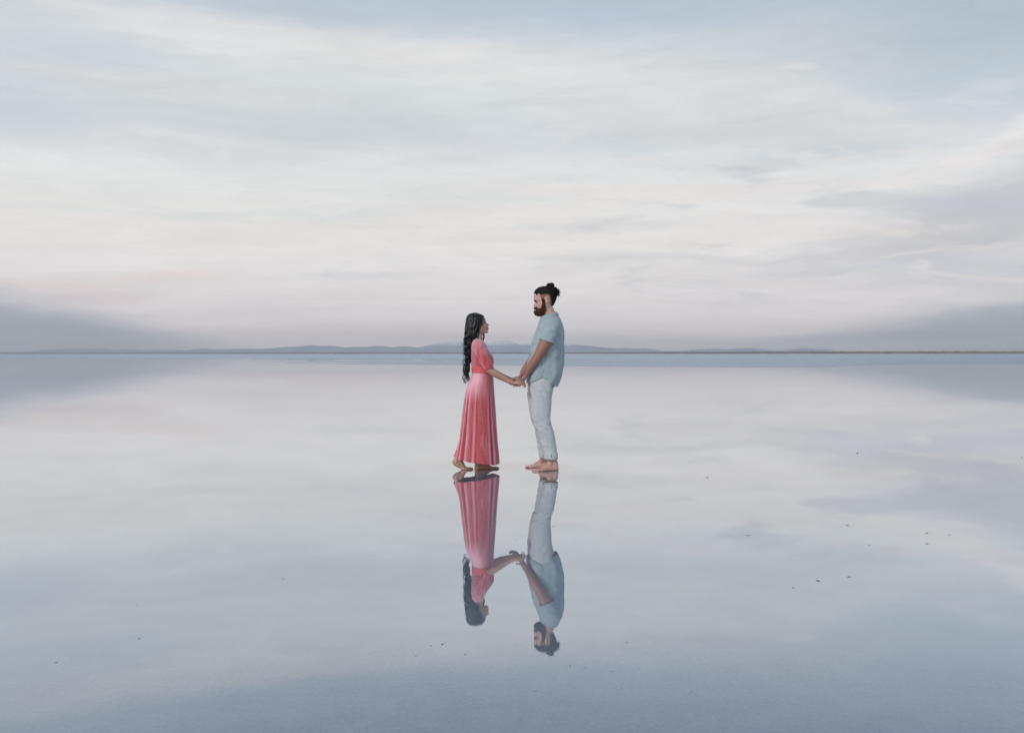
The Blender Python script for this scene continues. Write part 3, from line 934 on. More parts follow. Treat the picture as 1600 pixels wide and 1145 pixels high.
# bun and loose curls
mb = MB()
bc = P(859.8, 445.0, 0)
mb.tube([bc + np.array([0, 0, -.045]), bc + np.array([0, 0, -.02])], [.02, .022], n=14)
for k in range(44):     # wound locks of the bun
    a1 = rng.uniform(0, 6.28); tl = rng.uniform(-1.1, 1.1)
    r_ = rng.uniform(.018, .0315)
    ax1 = np.array([math.cos(a1), math.sin(a1), 0]); ax2 = np.cross(ax1, [0, 0, 1]) * math.cos(tl) + np.array([0, 0, math.sin(tl)])
    tt = np.linspace(0, rng.uniform(2.5, 5.5), 16)
    pts = bc + np.outer(np.cos(tt) * r_ * 1.15, ax1) + np.outer(np.sin(tt) * r_ * .9, ax2)
    mb.tube(pts, np.full(16, rng.uniform(.005, .008)), n=7)
def curl(p0, d0, ln, r_, turns, th, drop=0.0, amp=None):
    d0 = np.asarray(d0, float); d0 /= np.linalg.norm(d0)
    a1 = np.cross(d0, rng.normal(0, 1, 3)); a1 /= np.linalg.norm(a1); b1 = np.cross(d0, a1)
    m = int(8 + turns * 9); t = np.linspace(0, 1, m)
    ph = rng.uniform(0, 6.28)
    amp_ = r_ * np.clip(t * 3, 0, 1)
    pts = p0 + np.outer(t * ln, d0) + np.outer(amp_ * np.cos(t * turns * 6.28 + ph), a1) + np.outer(amp_ * np.sin(t * turns * 6.28 + ph), b1)
    pts[:, 2] -= drop * t ** 2
    mb.tube(pts, th * (1 - .75 * t), n=5)
for k in range(300):    # curly ends of the gathered tail, at the back of the crown
    p0 = P(867.0 + rng.uniform(-4, 3), 454.5 + rng.uniform(-4, 5.5), rng.uniform(-.045, .045))
    d_ = np.array([rng.uniform(.5, 1.2), rng.uniform(-.5, .5), rng.uniform(-.7, .55)])
    curl(p0, d_, rng.uniform(.018, .05), rng.uniform(.003, .0075), rng.uniform(.8, 2.4), rng.uniform(.0016, .0042), .012)
mb.tube([P(861, 452, 0), P(866, 454, 0), P(870, 458, 0)], [.03, .028, .014], n=14)
for k in range(40):     # hair between bun and tail
    p0 = P(861 + rng.uniform(-3, 4), 448.5 + rng.uniform(-1, 2), rng.uniform(-.03, .03))
    p1 = P(869 + rng.uniform(-2, 1.5), 456 + rng.uniform(-3, 4), rng.uniform(-.03, .03))
    pm = (p0 + p1) / 2 + np.array([.008, 0, .012])
    mb.tube([p0, pm, p1], [.010, .012, .008], n=7)
for k in range(22):     # flyaways above the crown
    p0 = P(rng.uniform(842, 866), 449, rng.uniform(-.04, .04))
    curl(p0, (rng.uniform(.2, 1), rng.uniform(-.3, .3), rng.uniform(.2, .6)), rng.uniform(.015, .03), .004, 1, .0009)
link_mesh('bun', mb.mesh('bun', MO), m_hair_m, hair_o)
# combed-back strands on the crown
mb = MB()
for k in range(150):
    yv = rng.uniform(-.06, .06); st_ = rng.uniform(0, 1)
    pts = []
    for t in np.linspace(0, 1, 9):
        u = t
        px_ = 835.4 + (860 - 835.4) * u
        pz_ = np.interp(px_, [835, 837, 841, 848, 856, 862], [457.0, 453.2, 450.0, 447.6, 447.4, 448.6]) 
        yy = yv * (1 - .55 * u)
        lat_drop = (abs(yy) / .078) ** 2 * .045 + rng.uniform(0, .0015)
        p = P(px_, pz_, 0) + np.array([abs(yy) * .25 * (1 - u), yy, -lat_drop])
        pts.append(p)
    mb.tube(pts, np.linspace(.0028, .0022, 9), n=5)
link_mesh('combed_strands', mb.mesh('combed_strands', MO), m_hair_m, hair_o)

# trousers --------------------------------------------------------------------
tr = MB()
nl = [(592, 829, 868), (602, 829, 865), (612, 829.3, 863), (625, 829.5, 862), (640, 830, 861), (654, 831, 860.6), (664, 834.5, 862.5), (673, 838, 865.2), (685, 841.8, 867.6), (697, 845.3, 869.3), (707, 848.6, 870.6), (713, 849.4, 870.8)]
fl_ = [(592, 824.5, 862), (602, 824.0, 860), (613, 824.0, 857), (625, 825, 856), (638, 826.3, 855), (654, 829.4, 854), (666, 834.3, 855), (680, 837.0, 857), (693, 839.3, 858), (705, 841.8, 858.5), (711, 842.5, 858.5)]
def leg_tab(t, ws):
    return [(a_, b2, c_, w_) for (a_, b2, c_), w_ in zip(t, np.interp([q[0] for q in t], *ws))]
def densify(tab, n):
    t = np.array(tab, float); ys_ = np.linspace(t[0, 0], t[-1, 0], n)
    return np.stack([ys_] + [smooth_interp(ys_, t[:, 0], t[:, k]) for k in range(1, t.shape[1])], 1)
tr.rings(ell_rings(densify(leg_tab(nl, ([592, 640, 664, 713], [.094, .088, .078, .070])), 60), -.085))
tr.rings(ell_rings(densify(leg_tab(fl_, ([592, 640, 664, 711], [.094, .088, .078, .068])), 60), .10))
tr.rings(ell_rings(densify([(560, 836, 869, .14), (585, 828, 869.5, .165), (600, 825.5, 867, .175), (612, 826.5, 863, .172), (619, 831, 858, .13)], 16)))
me = remesh(tr.mesh('trousers', MO), .005, 6, .5)
def trf(co, no):
    c = co + MO; px_, py_ = topx(c)
    f1 = .0028 * fbm(co, 9, 0, 3, (1.0, 1.0, .45))
    knee = np.exp(-((py_ - 662) / 13) ** 2); ank = np.exp(-((py_ - 694) / 14) ** 2); hip = np.exp(-((py_ - 612) / 12) ** 2)
    wv2 = fbm(co, 14, 4.0, 3, (.8, .8, 1.5))
    f2 = .006 * knee * wv2 + .003 * knee * np.sin(c[:, 2] * 95 + c[:, 0] * 60 + 3 * wv2) + .006 * ank * fbm(co, 12, 9.0, 3, (.8, .8, 1.6)) + .004 * hip * np.sin(c[:, 2] * 50 + c[:, 0] * 90 + 2 * wv2)
    return f1 + f2
displace(me, trf)
trousers = link_mesh('trousers', me, m_pants, man)
def cuff(rows, dyc, w, slit_px, name):
    tab = densify([(a_, b2, c_, w) for a_, b2, c_ in rows], 8)
    R = ell_rings(tab, dyc, 64)
    for i in range(len(R)):
        c = R[i].mean(0)
        R[i] = c + (R[i] - c) * (1 + .012 * math.sin(i * 1.1) + .01 * np.sin(np.linspace(0, 6.28, 64) * 5 + i * .2)[:, None])
    mb = MB(); mb.rings(R, False, False)
    # turned-up hem: second layer
    R2 = R[1:-1] * 1.0
    for i in range(len(R2)):
        c = R2[i].mean(0); R2[i] = c + (R2[i] - c) * 1.035
    mb.rings(R2, False, False)
    return link_mesh('cuff', solid(mb.mesh(name, MO), .003, -1), m_pants, trousers)
cuff([(705.6, 848.9, 871.1), (711, 849.6, 871.4), (716.4, 850, 871.6)], -.085, .073, 0, 'cuff')
cuff([(704, 841.6, 859), (709, 842.3, 859.2), (713.6, 843, 859.4)], .10, .071, 0, 'cuff')
# dark seam tabs on the cuffs, side seam, pocket edge
m_seam, b_, o_ = mat('seam thread'); principled(b_, o_, Base_Color=(.10, .11, .12, 1), Roughness=.9)
mb = MB()
mb.tube([P(862.2, 708.5, -.162), P(861.6, 711, -.163), P(861.4, 714, -.162)], [.0022, .0022, .002], n=6)
link_mesh('cuff_stitch', mb.mesh('cuff_stitch', MO), m_seam, trousers)
mb = MB()
mb.tube([P(849.2, 707, .03), P(848.8, 710, .03), P(848.3, 712.5, .03)], [.003, .003, .002], n=6)
link_mesh('cuff_stitch', mb.mesh('cuff_stitch', MO), m_seam, trousers)

# shirt -----------------------------------------------------------------------
sh = [(489.5, 851, 868, .066), (491.5, 849, 870.5, .078), (494, 847, 873.2, .105), (497, 845, 875.5, .150), (501, 843.3, 877.2, .188), (505, 841.4, 878.8, .203), (512, 838.6, 880.4, .208), (522, 835.2, 881.3, .203), (533, 831.8, 881.5, .196), (546, 828.3, 881.5, .189), (558, 826.2, 881.1, .184), (571, 824.2, 880.1, .183), (584, 822.9, 877.8, .184), (594, 822.4, 874.6, .182), (603, 822.6, 870.6, .178)]
sh = densify(sh, 80)
R = ell_rings(sh, 0, 120, .88)
ths = np.linspace(0, 2 * math.pi, 120, endpoint=False)     # 0 = +X (his back), pi = front
# hem: front and back tails low, sides high
cs = np.cos(ths)
def hem_py(th):
    c = math.cos(th)
    if c > 0: return 586.0 + 17.5 * (c ** .55)      # back tail
    return 586.0 + 11.8 * (abs(c) ** .5)
for j, th in enumerate(ths):
    hp = hem_py(th)
    zh = P(0, hp, 0)[2]; zt = R[0, j, 2]; zb = R[-1, j, 2]; zc = P(0, 540, 0)[2]
    for i in range(len(R)):
        if R[i, j, 2] < zc:
            t = (zc - R[i, j, 2]) / (zc - zb)
            R[i, j, 2] = zc + (zh - zc) * t
k_ = len(R)
for i in range(k_):
    u = i / (k_ - 1)
    c = R[i].mean(0)
    py_ = HY - (R[i, :, 2] - CH) / D0 * F
    fol = .0016 * np.sin(ths * 7 + u * 3) * max(0, (u - .3)) * 3 + .0035 * max(0, u - .35) * np.sin(ths * 11 + 1.3 * math.sin(u * 6))
    dg = .004 * np.sin((R[i, :, 2] * 42 + R[i, :, 0] * 34)) * np.exp(-((py_ - 548) / 20) ** 2) * (np.abs(np.sin(ths)) > .3)
    rad_ = R[i] - c; rad_[:, 2] = 0; ln = np.linalg.norm(rad_, axis=1)[:, None] + 1e-9
    nz = np.array([mnoise.fractal(Vector((p[0] * 9, p[1] * 9, p[2] * 5)), 1, 2, 3) + .55 * (1 - 2 * abs(mnoise.fractal(Vector((p[0] * 13 + p[2] * 7, p[1] * 13, p[2] * 7 - p[0] * 5)), 1, 2, 3))) for p in R[i]]) * .0085
    R[i] += rad_ / ln * (fol + dg + nz)[:, None]
SR = R.copy()
mb = MB(); mb.rings(R, False, False)
# sleeves
def sleeve(pts, rad, nw=26, seed=0, wr=.004, mbx=None, dirn=None):
    pts = np.array(pts); t0 = np.linspace(0, 1, len(pts)); t1 = np.linspace(0, 1, nw)
    pp = np.stack([smooth_interp(t1, t0, pts[:, k]) for k in range(3)], 1); rr = smooth_interp(t1, t0, np.array(rad))
    T = np.gradient(pp, axis=0); T /= np.linalg.norm(T, axis=1)[:, None]
    prev = np.array([0, 1.0, 0]); out = []
    th = np.linspace(0, 2 * math.pi, 56, endpoint=False)
    for i in range(nw):
        t = T[i]
        u = prev - t * prev.dot(t); u /= np.linalg.norm(u); w = np.cross(t, u); prev = u
        f_ = 1 + wr / rr[i] * (np.sin(th * 3 + t1[i] * 9 + seed) * .6 + np.sin(th * 5 - t1[i] * 14 + seed * 2) * .5 + .6 * np.sin(t1[i] * 24 + np.sin(th + seed) * 3))
        out.append(pp[i] + rr[i] * f_[:, None] * (np.cos(th)[:, None] * u * .93 + np.sin(th)[:, None] * w))
    mbx.rings(out, False, False)
    return np.array(out)
sleeve([P(867, 500, -.14), P(864, 506, -.178), P(860.5, 514, -.195), P(857, 523, -.207), P(853.8, 532.6, -.215)], [.05, .076, .083, .082, .079], 30, 0, .003, mb)
sleeve([P(866, 500, .14), P(863, 507, .178), P(859, 516, .195), P(853, 527, .205), P(849, 536, .207)], [.05, .073, .078, .076, .074], 30, 2, .003, mb)
me = solid(mb.mesh('shirt', MO), .003, -1)
shirt = link_mesh('shirt', me, m_shirt, man)
# sleeve hem bands
mb = MB()
sleeve([P(854.6, 530.4, -.2145), P(853.8, 532.8, -.2155)], [.0808, .0808], 4, 0, .0, mb)
link_mesh('sleeve_hem', solid(mb.mesh('sleeve_hem', MO), .003, -1), m_shirt, shirt)
mb = MB()
sleeve([P(849.8, 533.8, .206), P(849, 536.2, .207)], [.0758, .0758], 4, 0, .0, mb)
link_mesh('sleeve_hem', solid(mb.mesh('sleeve_hem', MO), .003, -1), m_shirt, shirt)
# collar: a leaning band that falls open at the front
n = 72; th = np.linspace(-math.pi * .93, math.pi * .93, n)     # 0 = back
R = []
for lvl, (grow_, dz) in enumerate([(0.0, 0.0), (.0, .016), (.002, .028), (.008, .031), (.016, .024), (.024, .008), (.030, -.010)]):
    row = []
    for t in th:
        c = math.cos(t)
        f_ = (1 - c) / 2        # 0 back .. 1 front
        px_ = 868.4 * (1 - f_) + 846.5 * f_; py_ = 490.5 * (1 - f_) + 500.5 * f_
        y_ = .068 * math.sin(t) * (1 + .15 * math.sin(t) ** 2) if abs(t) < math.pi / 2 else .068 * math.sin(t) * 1.1
        p = P(px_, py_, 0) + np.array([0, y_, 0])
        out_ = np.array([c, math.sin(t), 0])
        fr = 1.0 if f_ < .8 else 1 - (f_ - .8) * .8
        row.append(p + out_ * grow_ + np.array([0, 0, dz * fr * (1.0 if lvl < 4 else 1 + .9 * f_) ]))
    R.append(row)
R = np.array(R)
k, n_, _ = R.shape
mb = MB(); mb.add(R.reshape(-1, 3), [(i * n_ + j, i * n_ + j + 1, (i + 1) * n_ + j + 1, (i + 1) * n_ + j) for i in range(k - 1) for j in range(n_ - 1)])
link_mesh('collar', solid(mb.mesh('collar', MO), .0025, 0), m_shirt, shirt)
# side seam down to the notch of the hem
for sgy in (-1, 1):
    mb = MB()
    jn = int(np.argmin(np.abs(ths - (1.5 * math.pi if sgy < 0 else .5 * math.pi))))
    mb.tube([SR[i, jn] + np.array([0, sgy * .001, 0]) for i in range(34, len(SR), 3)], [.0016] * len(range(34, len(SR), 3)), n=6)
    link_mesh('side_seam', mb.mesh('side_seam', MO), m_shirt, shirt)
# placket and buttons
mb = MB()
pl = [(845.0, 500.5), (841.8, 506), (838.3, 514), (835.0, 524), (831.9, 534), (828.5, 546), (826.0, 559), (824.0, 572), (822.7, 584), (822.2, 594)]
mb.tube([P(a_, b2, 0) for a_, b2 in pl], [.012] * len(pl), n=10, lat=(0, 1, 0), flat=.3)
link_mesh('placket', mb.mesh('placket', MO), m_shirt, shirt)
for a_, b2 in [(843.1, 502.6), (836.4, 518), (831, 535), (826.9, 552), (824, 569), (822.2, 585)]:
    mb = MB(); mb.tube([P(a_, b2, 0) + np.array([.004, 0, 0]), P(a_, b2, 0) + np.array([.0005, 0, 0])], [.005, .005], n=12)
    link_mesh('button', mb.mesh('button', MO), m_btn, shirt)

# ================================================================== WOMAN
WX, WY = P(750, 733.5)[0], D0
wom = bpy.data.objects.new('person', None); COL.objects.link(wom)
wom.location = (WX, WY, -.006); wom.empty_display_size = .3
wom['label'] = 'woman with long black wavy hair in a long coral velvet dress, one heel raised'
wom['category'] = 'woman'
wom['group'] = 'barefoot couple holding hands on the wet salt'
WO = np.array([WX, WY, 0])
w_rows = [
    (489.8, 748, 748, 741, .012, .05),
    (490.8, 751.5, 751.5, 736, .034, .05),
    (493.0, 754.8, 754.8, 732.5, .052, .05),
    (496.0, 756.9, 757.2, 730.5, .063, .05),
    (499.0, 757.7, 758.4, 729.8, .068, .045),
    (500.8, 757.7, 758.7, 730.0, .069, .03),
    (502.4, 757.2, 759.6, 730.5, .069, .010),
    (504.5, 757.8, 761.8, 731.2, .068, .010),
    (506.2, 758.2, 764.2, 732.0, .067, .011),
    (507.2, 758.6, 764.9, 732.6, .066, .012),
    (508.5, 759.0, 762.6, 733.5, .065, .013),
    (510.0, 759.5, 762.3, 734.5, .063, .020),
    (511.2, 759.8, 763.2, 735.5, .061, .021),
    (512.3, 760.0, 761.9, 736.5, .060, .020),
    (513.6, 760.2, 763.2, 737.5, .058, .021),
    (515.2, 760.2, 761.9, 739.0, .055, .022),
    (517.2, 760.2, 763.1, 741.0, .049, .022),
    (519.0, 759.0, 762.2, 744.5, .038, .022),
    (520.0, 755.5, 758.5, 749.0, .020, .02),
]
wg = head_grid(w_rows, 1)
sockets(wg, P(758.6, 502)[0], P(0, 502)[2], .029, 1, .007, .012)
body = MB(); body.rings(wg)
body.tube(xz([(746, 512, 0), (748, 519, 0), (747.8, 526, 0), (747, 533, 0), (746.5, 540, 0)]), [.044, .042, .043, .052, .07], n=22)
wtr = [(529, 742.5, 750.5, .06), (533, 740, 753, .105), (538, 739, 756, .125), (545, 739, 759, .125), (553, 739, 763, .12), (561, 740, 765, .11), (575, 742, 764, .092), (590, 741, 764, .10), (612, 735, 764, .125), (625, 737, 762, .12)]
body.rings(ell_rings(wtr))
wn = [P(744, 537, -.140), P(749, 549, -.165), P(757, 563, -.185), P(764.5, 577, -.192), P(774, 583.4, -.178), P(783.5, 588.4, -.162), P(793, 593.3, -.155), P(801.0, 596.9, -.150)]
body.tube(wn, [.038, .040, .039, .0345, .0345, .0315, .0255, .0212], n=22)
wf = [P(744, 537, .140), P(749, 549, .165), P(757, 563, .185), P(764.5, 576, .19), P(774, 582, .18), P(783.5, 586.5, .165), P(793, 590, .145), P(799.2, 592, .13)]
body.tube(wf, [.038, .040, .039, .0345, .0345, .0305, .0245, .0212], n=22)
hand(body, wn[-1], (.97, .05, .05), (0, .45, -.89), (0, .89, .45), .86, (.42, .62, .55), (.25, .2))
hand(body, wf[-1], (.97, -.05, .06), (0, -.45, -.89), (0, -.89, .45), .86, (.42, .62, .55), (.25, .2))
# front (left, far) foot flat; rear (right, near) foot with raised heel
hl = np.array([*ground_pt(741.5, 733.6), 0]); tl = np.array([*ground_pt(778.3, 731.6), 0])
foot(body, hl, tl, P(747.5, 716, 0.03), .90, inner=(0, -1, 0))
body.tube([P(747, 620, .06), P(749, 665, .05), P(747, 695, .03), P(747.5, 718, .02)], [.07, .05, .043, .033], n=18)
by = 1867.2 / (734.0 - HY) - D0
def WP(a_, b2, dd=0): return P(a_, b2, by + dd)
ax = np.array([1, .06, 0.0]); ax /= np.linalg.norm(ax); latn = np.array([0, 1.0, 0])
body.tube([P(742, 620, -.05), P(736, 665, -.05), P(724, 696, -.03), WP(716.8, 712), WP(714.6, 718), WP(711, 722.0)], [.07, .05, .043, .0375, .036, .031], n=18)
body.tube([WP(710.6, 721.4), WP(714, 723.3), WP(719.5, 727.2), WP(724.6, 730.4)], [.0305, .033, .028, .0185], n=18, lat=(0, 1, 0), flat=[1, 1, .95, .85])
body.tube([WP(716.5, 716), WP(720.5, 722.0), WP(725, 728.3), WP(729.5, 731.6)], [.034, .031, .022, .0135], n=16, lat=(0, 1, 0), flat=[.9, .85, .75, .7])
body.tube([WP(721.5, 729.8), WP(725.5, 731.5), WP(730.0, 731.9)], [.026, .038, .035], n=18, lat=(0, 1, 0), flat=[.8, .42, .30])
p0 = WP(730.5, 734.0); p0[2] = 0
toes(body, p0, ax, latn, .060, .88)
me = remesh(body.mesh('person_body', WO), .0034, 3, .5)
link_mesh('body', me, m_skin_w, wom)

for s_ in (-1, 1):
    c = P(757.5, 502.0, 0) + np.array([-.0055, s_ * .0275, 0])
    mb = MB(); mb.tube([c + np.array([-.003, 0, 0]), c + np.array([.003, 0, 0])], [.0088, .0088], n=14); eo = link_mesh('eye', mb.mesh('eye', WO), m_white, wom)
    mb = MB(); mb.tube([c + np.array([.0085, 0, .001]), c + np.array([.0104, 0, .001])], [.0062, .0058], n=12); link_mesh('iris', mb.mesh('iris', WO), m_iris, eo)
    mb = MB()
    for k in range(9):
        u = k / 8
        b0 = c + np.array([.0085 - .006 * abs(u - .4), s_ * .010 * (u - .45) * 2, .0045])
        mb.tube([b0, b0 + np.array([.005, s_ * .002, .0015]), b0 + np.array([.008, s_ * .003, .005])], [.0012, .001, .0005], n=5)
    link_mesh('eyelashes', mb.mesh('eyelashes', WO), m_iris, eo)
    mb = MB()
    for k in range(14):
        u = k / 13
        y_ = s_ * (.012 + .034 * u); xx = P(758.4, 498, 0)[0] - .012 * u ** 2
        z_ = P(0, 498.6, 0)[2] + .004 * math.sin(u * 2.6)
        mb.tube([np.array([xx, D0 + y_, z_ - .001]), np.array([xx + .001 - .002 * u, D0 + y_ + s_ * .003, z_ + .003])], [.0022, .0012], n=6)
    link_mesh('eyebrow', mb.mesh('eyebrow', WO), m_hair_w, wom)
mb = MB()
mb.tube([P(760.2, 511.8, -.020), P(762.9, 511.0, -.008), P(763.2, 511.1, 0), P(762.9, 511.0, .008), P(760.2, 511.8, .020)], [.0015, .0042, .0040, .0042, .0015], n=8)
mb.tube([P(760.2, 512.4, -.018), P(762.8, 513.7, -.007), P(763.0, 513.8, 0), P(762.8, 513.7, .007), P(760.2, 512.4, .018)], [.0015, .0048, .0048, .0048, .0015], n=8)
link_mesh('mouth', mb.mesh('mouth', WO), m_lip_w, wom)
mb = MB(); mb.tube([P(760.6, 512.2, -.015), P(762.3, 512.3, 0), P(760.6, 512.2, .015)], [.002, .0026, .002], n=8)
link_mesh('teeth', mb.mesh('teeth', WO), m_white, wom)

# hair ------------------------------------------------------------------------
hp = [(700, 480), (756.4, 480), (756.6, 493.5), (755.6, 497), (755.2, 503), (753.0, 508), (750.4, 512), (748.5, 522), (700, 522)]
def whoff(v):
    a_, b2 = topx(v)
    return .005 + .008 * np.clip((748 - a_) / 10, 0, 1) + .0015 * np.sin(v[:, 1] * 220 + v[:, 0] * 60)
hair_o = link_mesh('hair', patch(wg, keep(hp), whoff, 'hair', WO, .0012, .012), m_hair_w, wom)
mb = MB()
# inner mass of the long hair down the back
mass = [(494, 731.5, 751, .062), (503, 728.8, 751.5, .080), (512, 727.6, 749.5, .085), (520, 726.8, 747.5, .085), (528, 726.5, 744, .082), (536, 727.0, 739.5, .078), (545, 727.2, 736.0, .068), (556, 727.6, 734.6, .055), (566, 728.3, 733.4, .040), (574, 729, 732.4, .024), (579, 729.8, 731.8, .012)]
R = ell_rings(densify(mass, 40), 0, 40)
for i in range(len(R)):
    c = R[i].mean(0); u = i / 39
    R[i] = c + (R[i] - c) * (1 + .05 * np.sin(np.linspace(0, 6.28, 40) * 9 + u * 22)[:, None])
mb.rings(R)
def mass_at(py):
    t = np.array(mass); return [np.interp(py, t[:, 0], t[:, k]) for k in (1, 2, 3)]
def lock(phi, py_end, rad, wave, seed, out_=1.0, start=None, n=46):
    """a wavy lock round the back of the head at angle phi (0 = front edge, pi = behind), falling to py_end"""
    s0 = 490.0 + 2.5 * rng.uniform(0, 1) if start is None else start
    pys = np.linspace(s0, py_end, n); pts = []
    for i, py in enumerate(pys):
        u = i / (n - 1)
        xa, xb, w = mass_at(min(py, 581))
        if py < 500:          # over the crown
            q = (py - s0) / (500 - s0 + 1e-6)
            xa2, xb2, w2 = mass_at(500)
            xc_ = 743.5; f_ = math.sin(min(q, 1) * math.pi / 2) ** .8
            xa, xb, w = xc_ + (xa2 - xc_) * f_, xc_ + (xb2 + 1.2 - xc_) * f_, w2 * f_
            xa -= .6 * f_; w += .004 * f_
            py2 = 488.8 + (500 - 488.8) * (1 - math.cos(min(q, 1) * math.pi / 2)) ** .9
        else: py2 = py
        c, h = (xa + xb) / 2, (xb - xa) / 2
        a_ = phi
        amp = wave * np.clip((py - 505) / 30, 0, 1)
        ph = py * .40 + seed + 1.2 * math.sin(py * .05 + seed * 2)
        x_ = c + h * math.cos(a_) * out_ + amp * (2.3 * math.sin(ph) * (.4 + .6 * abs(math.sin(a_))))
        y_ = w * math.sin(a_) * out_ + amp * .013 * math.cos(ph)
        if py > 560: x_ += (py - 560) * .01 * math.sin(seed * 3)
        pts.append(P(x_, py2, y_))
    t = np.linspace(0, 1, n)
    mb.tube(pts, rad * np.clip(1.15 - .9 * t ** 3, .12, 1) * (1 + .2 * np.sin(t * 22 + seed)), n=8, flat=.62)
for k in range(64):
    phi = rng.uniform(-math.pi, math.pi)
    if abs(phi) < .30: phi = math.copysign(.30 + rng.uniform(0, .5), phi)
    pe = rng.uniform(560, 592) if rng.random() < .7 else rng.uniform(540, 565)
    sid = round(phi * 1.4)
    lock(phi, pe, rng.uniform(.0075, .0135), rng.uniform(.8, 1.35), sid * 1.9 + rng.uniform(-.3, .3), rng.uniform(.97, 1.04))
for k in range(120):
    phi = rng.uniform(-math.pi, math.pi)
    if abs(phi) < .30: phi = math.copysign(.30 + rng.uniform(0, .5), phi)
    sid = round(phi * 1.4)
    lock(phi, rng.uniform(545, 594), rng.uniform(.0016, .0034), rng.uniform(.9, 1.6), sid * 1.9 + rng.uniform(-.6, .6), rng.uniform(1.0, 1.09), n=40)
# curly ends hanging below
for k in range(30):
    x0 = rng.uniform(725.5, 733); y0 = rng.uniform(562, 580); yy = rng.uniform(-.05, .05)
    ln = rng.uniform(10, 21); tt = np.linspace(0, 1, 26); sd_ = rng.uniform(0, 6.28); am = rng.uniform(1.6, 3.2)
    pts = [P(x0 - (x0 - 729) * .3 * t - 2.0 * t + am * math.sin(t * ln * .42 + sd_) * min(1, t * 2.5), min(y0 + ln * t, 598), yy + .012 * math.cos(t * ln * .42 + sd_)) for t in tt]
    mb.tube(pts, rng.uniform(.004, .0078) * (1 - .75 * tt), n=7, flat=.7)
# loose flyaway strands at the back edge
for k in range(26):
    y0 = rng.uniform(525, 575); x0 = 726; tt = np.linspace(0, 1, 18); sd_ = rng.uniform(0, 6.28); ln = rng.uniform(8, 22)
    pts = [P(x0 - 2.6 * math.sin(t * 3.14) * rng.uniform(.98, 1.02) + .8 * math.sin(t * 9 + sd_), y0 + ln * t, .02 * math.cos(sd_) + .01 * t) for t in tt]
    mb.tube(pts, np.full(18, .0009), n=4)
# far-side lock falling in front of the shoulder
for k in range(14):
    yv = .055 + rng.uniform(-.012, .02); sd_ = rng.uniform(-.5, .5); o1 = rng.uniform(-1.2, 1.2)
    path = [(751, 508), (753.0, 514), (754.8, 520), (756.6, 525), (755.4, 529.5), (754.6, 533), (757.0, 537), (759.3, 541), (760.6, 545)]
    pts = np.array([P(a_ + o1 * .7 + .5 * math.sin(i * 1.3 + sd_), b2, yv + .008 * math.cos(i * 1.2 + sd_) + .004 * i) for i, (a_, b2) in enumerate(path)])
    t0 = np.linspace(0, 1, len(pts)); t1 = np.linspace(0, 1, 34)
    pts = np.stack([smooth_interp(t1, t0, pts[:, q]) for q in range(3)], 1)
    mb.tube(pts, rng.uniform(.003, .0065) * np.clip(1.1 - .8 * t1 ** 2, .1, 1), n=7, flat=.7)
# strands framing the face edge
for s_ in (-1, 1):
    for k in range(16):
        o1 = rng.uniform(-1.2, .5)
        path = [(745, 489.4, .012), (751.5, 491.0, .030), (754.9, 495, .052), (755.0, 500.0, .064), (754.6, 504.5, .070), (752.2, 508.5, .073), (750.2, 513.5, .075), (748.8, 519, .075), (747.2, 526, .078), (744.5, 533, .082)]
        pts = np.array([P(a_ + o1 * min(1, i * .4), b2, s_ * c_) for i, (a_, b2, c_) in enumerate(path)])
        t0 = np.linspace(0, 1, len(pts)); t1 = np.linspace(0, 1, 40)
        pts = np.stack([smooth_interp(t1, t0, pts[:, q]) for q in range(3)], 1)
        mb.tube(pts, rng.uniform(.0035, .006) * np.clip(1.0 - .6 * t1 ** 3, .1, 1), n=7, flat=.6)
link_mesh('long_waves', mb.mesh('long_waves', WO), m_hair_w, hair_o)

# dress ------------------------------------------------------------------------
sk = [(579.5, 738.2, 770.6, .118), (584, 737.2, 770.8, .124), (590, 735.2, 771.0, .136), (600, 730.9, 771.3, .156), (610, 727.6, 771.7, .168), (622, 725.8, 772.2, .172), (640, 723.8, 773.2, .180), (660, 721.8, 774.5, .190), (680, 719.9, 776.1, .202), (695, 718.0, 777.5, .212), (708, 716.2, 778.7, .22), (723.6, 714.5, 779.6, .228)]
sk = densify(sk, 130)
NT = 360
R = ell_rings(sk, 0, NT, 1.0)
th = np.linspace(0, 2 * math.pi, NT, endpoint=False)      # 0 = front (+X); -pi/2 side near the camera
def pleat(th, u):
    # rounded folds with narrow creases, uneven spacing
    w = th + .16 * np.sin(3 * th + .8) + .07 * np.sin(7 * th) + .05 * u * np.sin(5 * th + 2)
    a_ = np.abs(np.sin(w * 7.0 + .4)) ** .75
    b2 = .5 + .5 * np.sin(w * 23 + 1.1)
    return (a_ - .62) + .28 * (b2 - .5)
k_ = len(R)
for i in range(k_):
    u = i / (k_ - 1)
    c = R[i].mean(0); rad_ = R[i] - c; ln = np.linalg.norm(rad_, axis=1)[:, None] + 1e-9
    amp = .040 * np.clip((u - .08) / .92, 0, 1) ** .8
    nz = np.array([mnoise.fractal(Vector((math.cos(t) * 2.2, math.sin(t) * 2.2, u * 1.6)), 1, 2, 3) for t in th]) * .007 * min(1, u * 2 + .2)
    R[i] += rad_ / ln * (amp * pleat(th, u) * (.80 + .26 * np.sin(2 * th + 1.2) + .2 * np.sin(5 * th + u)) * (1 - .25 * np.abs(np.cos(th)) ** 4) + nz)[:, None]
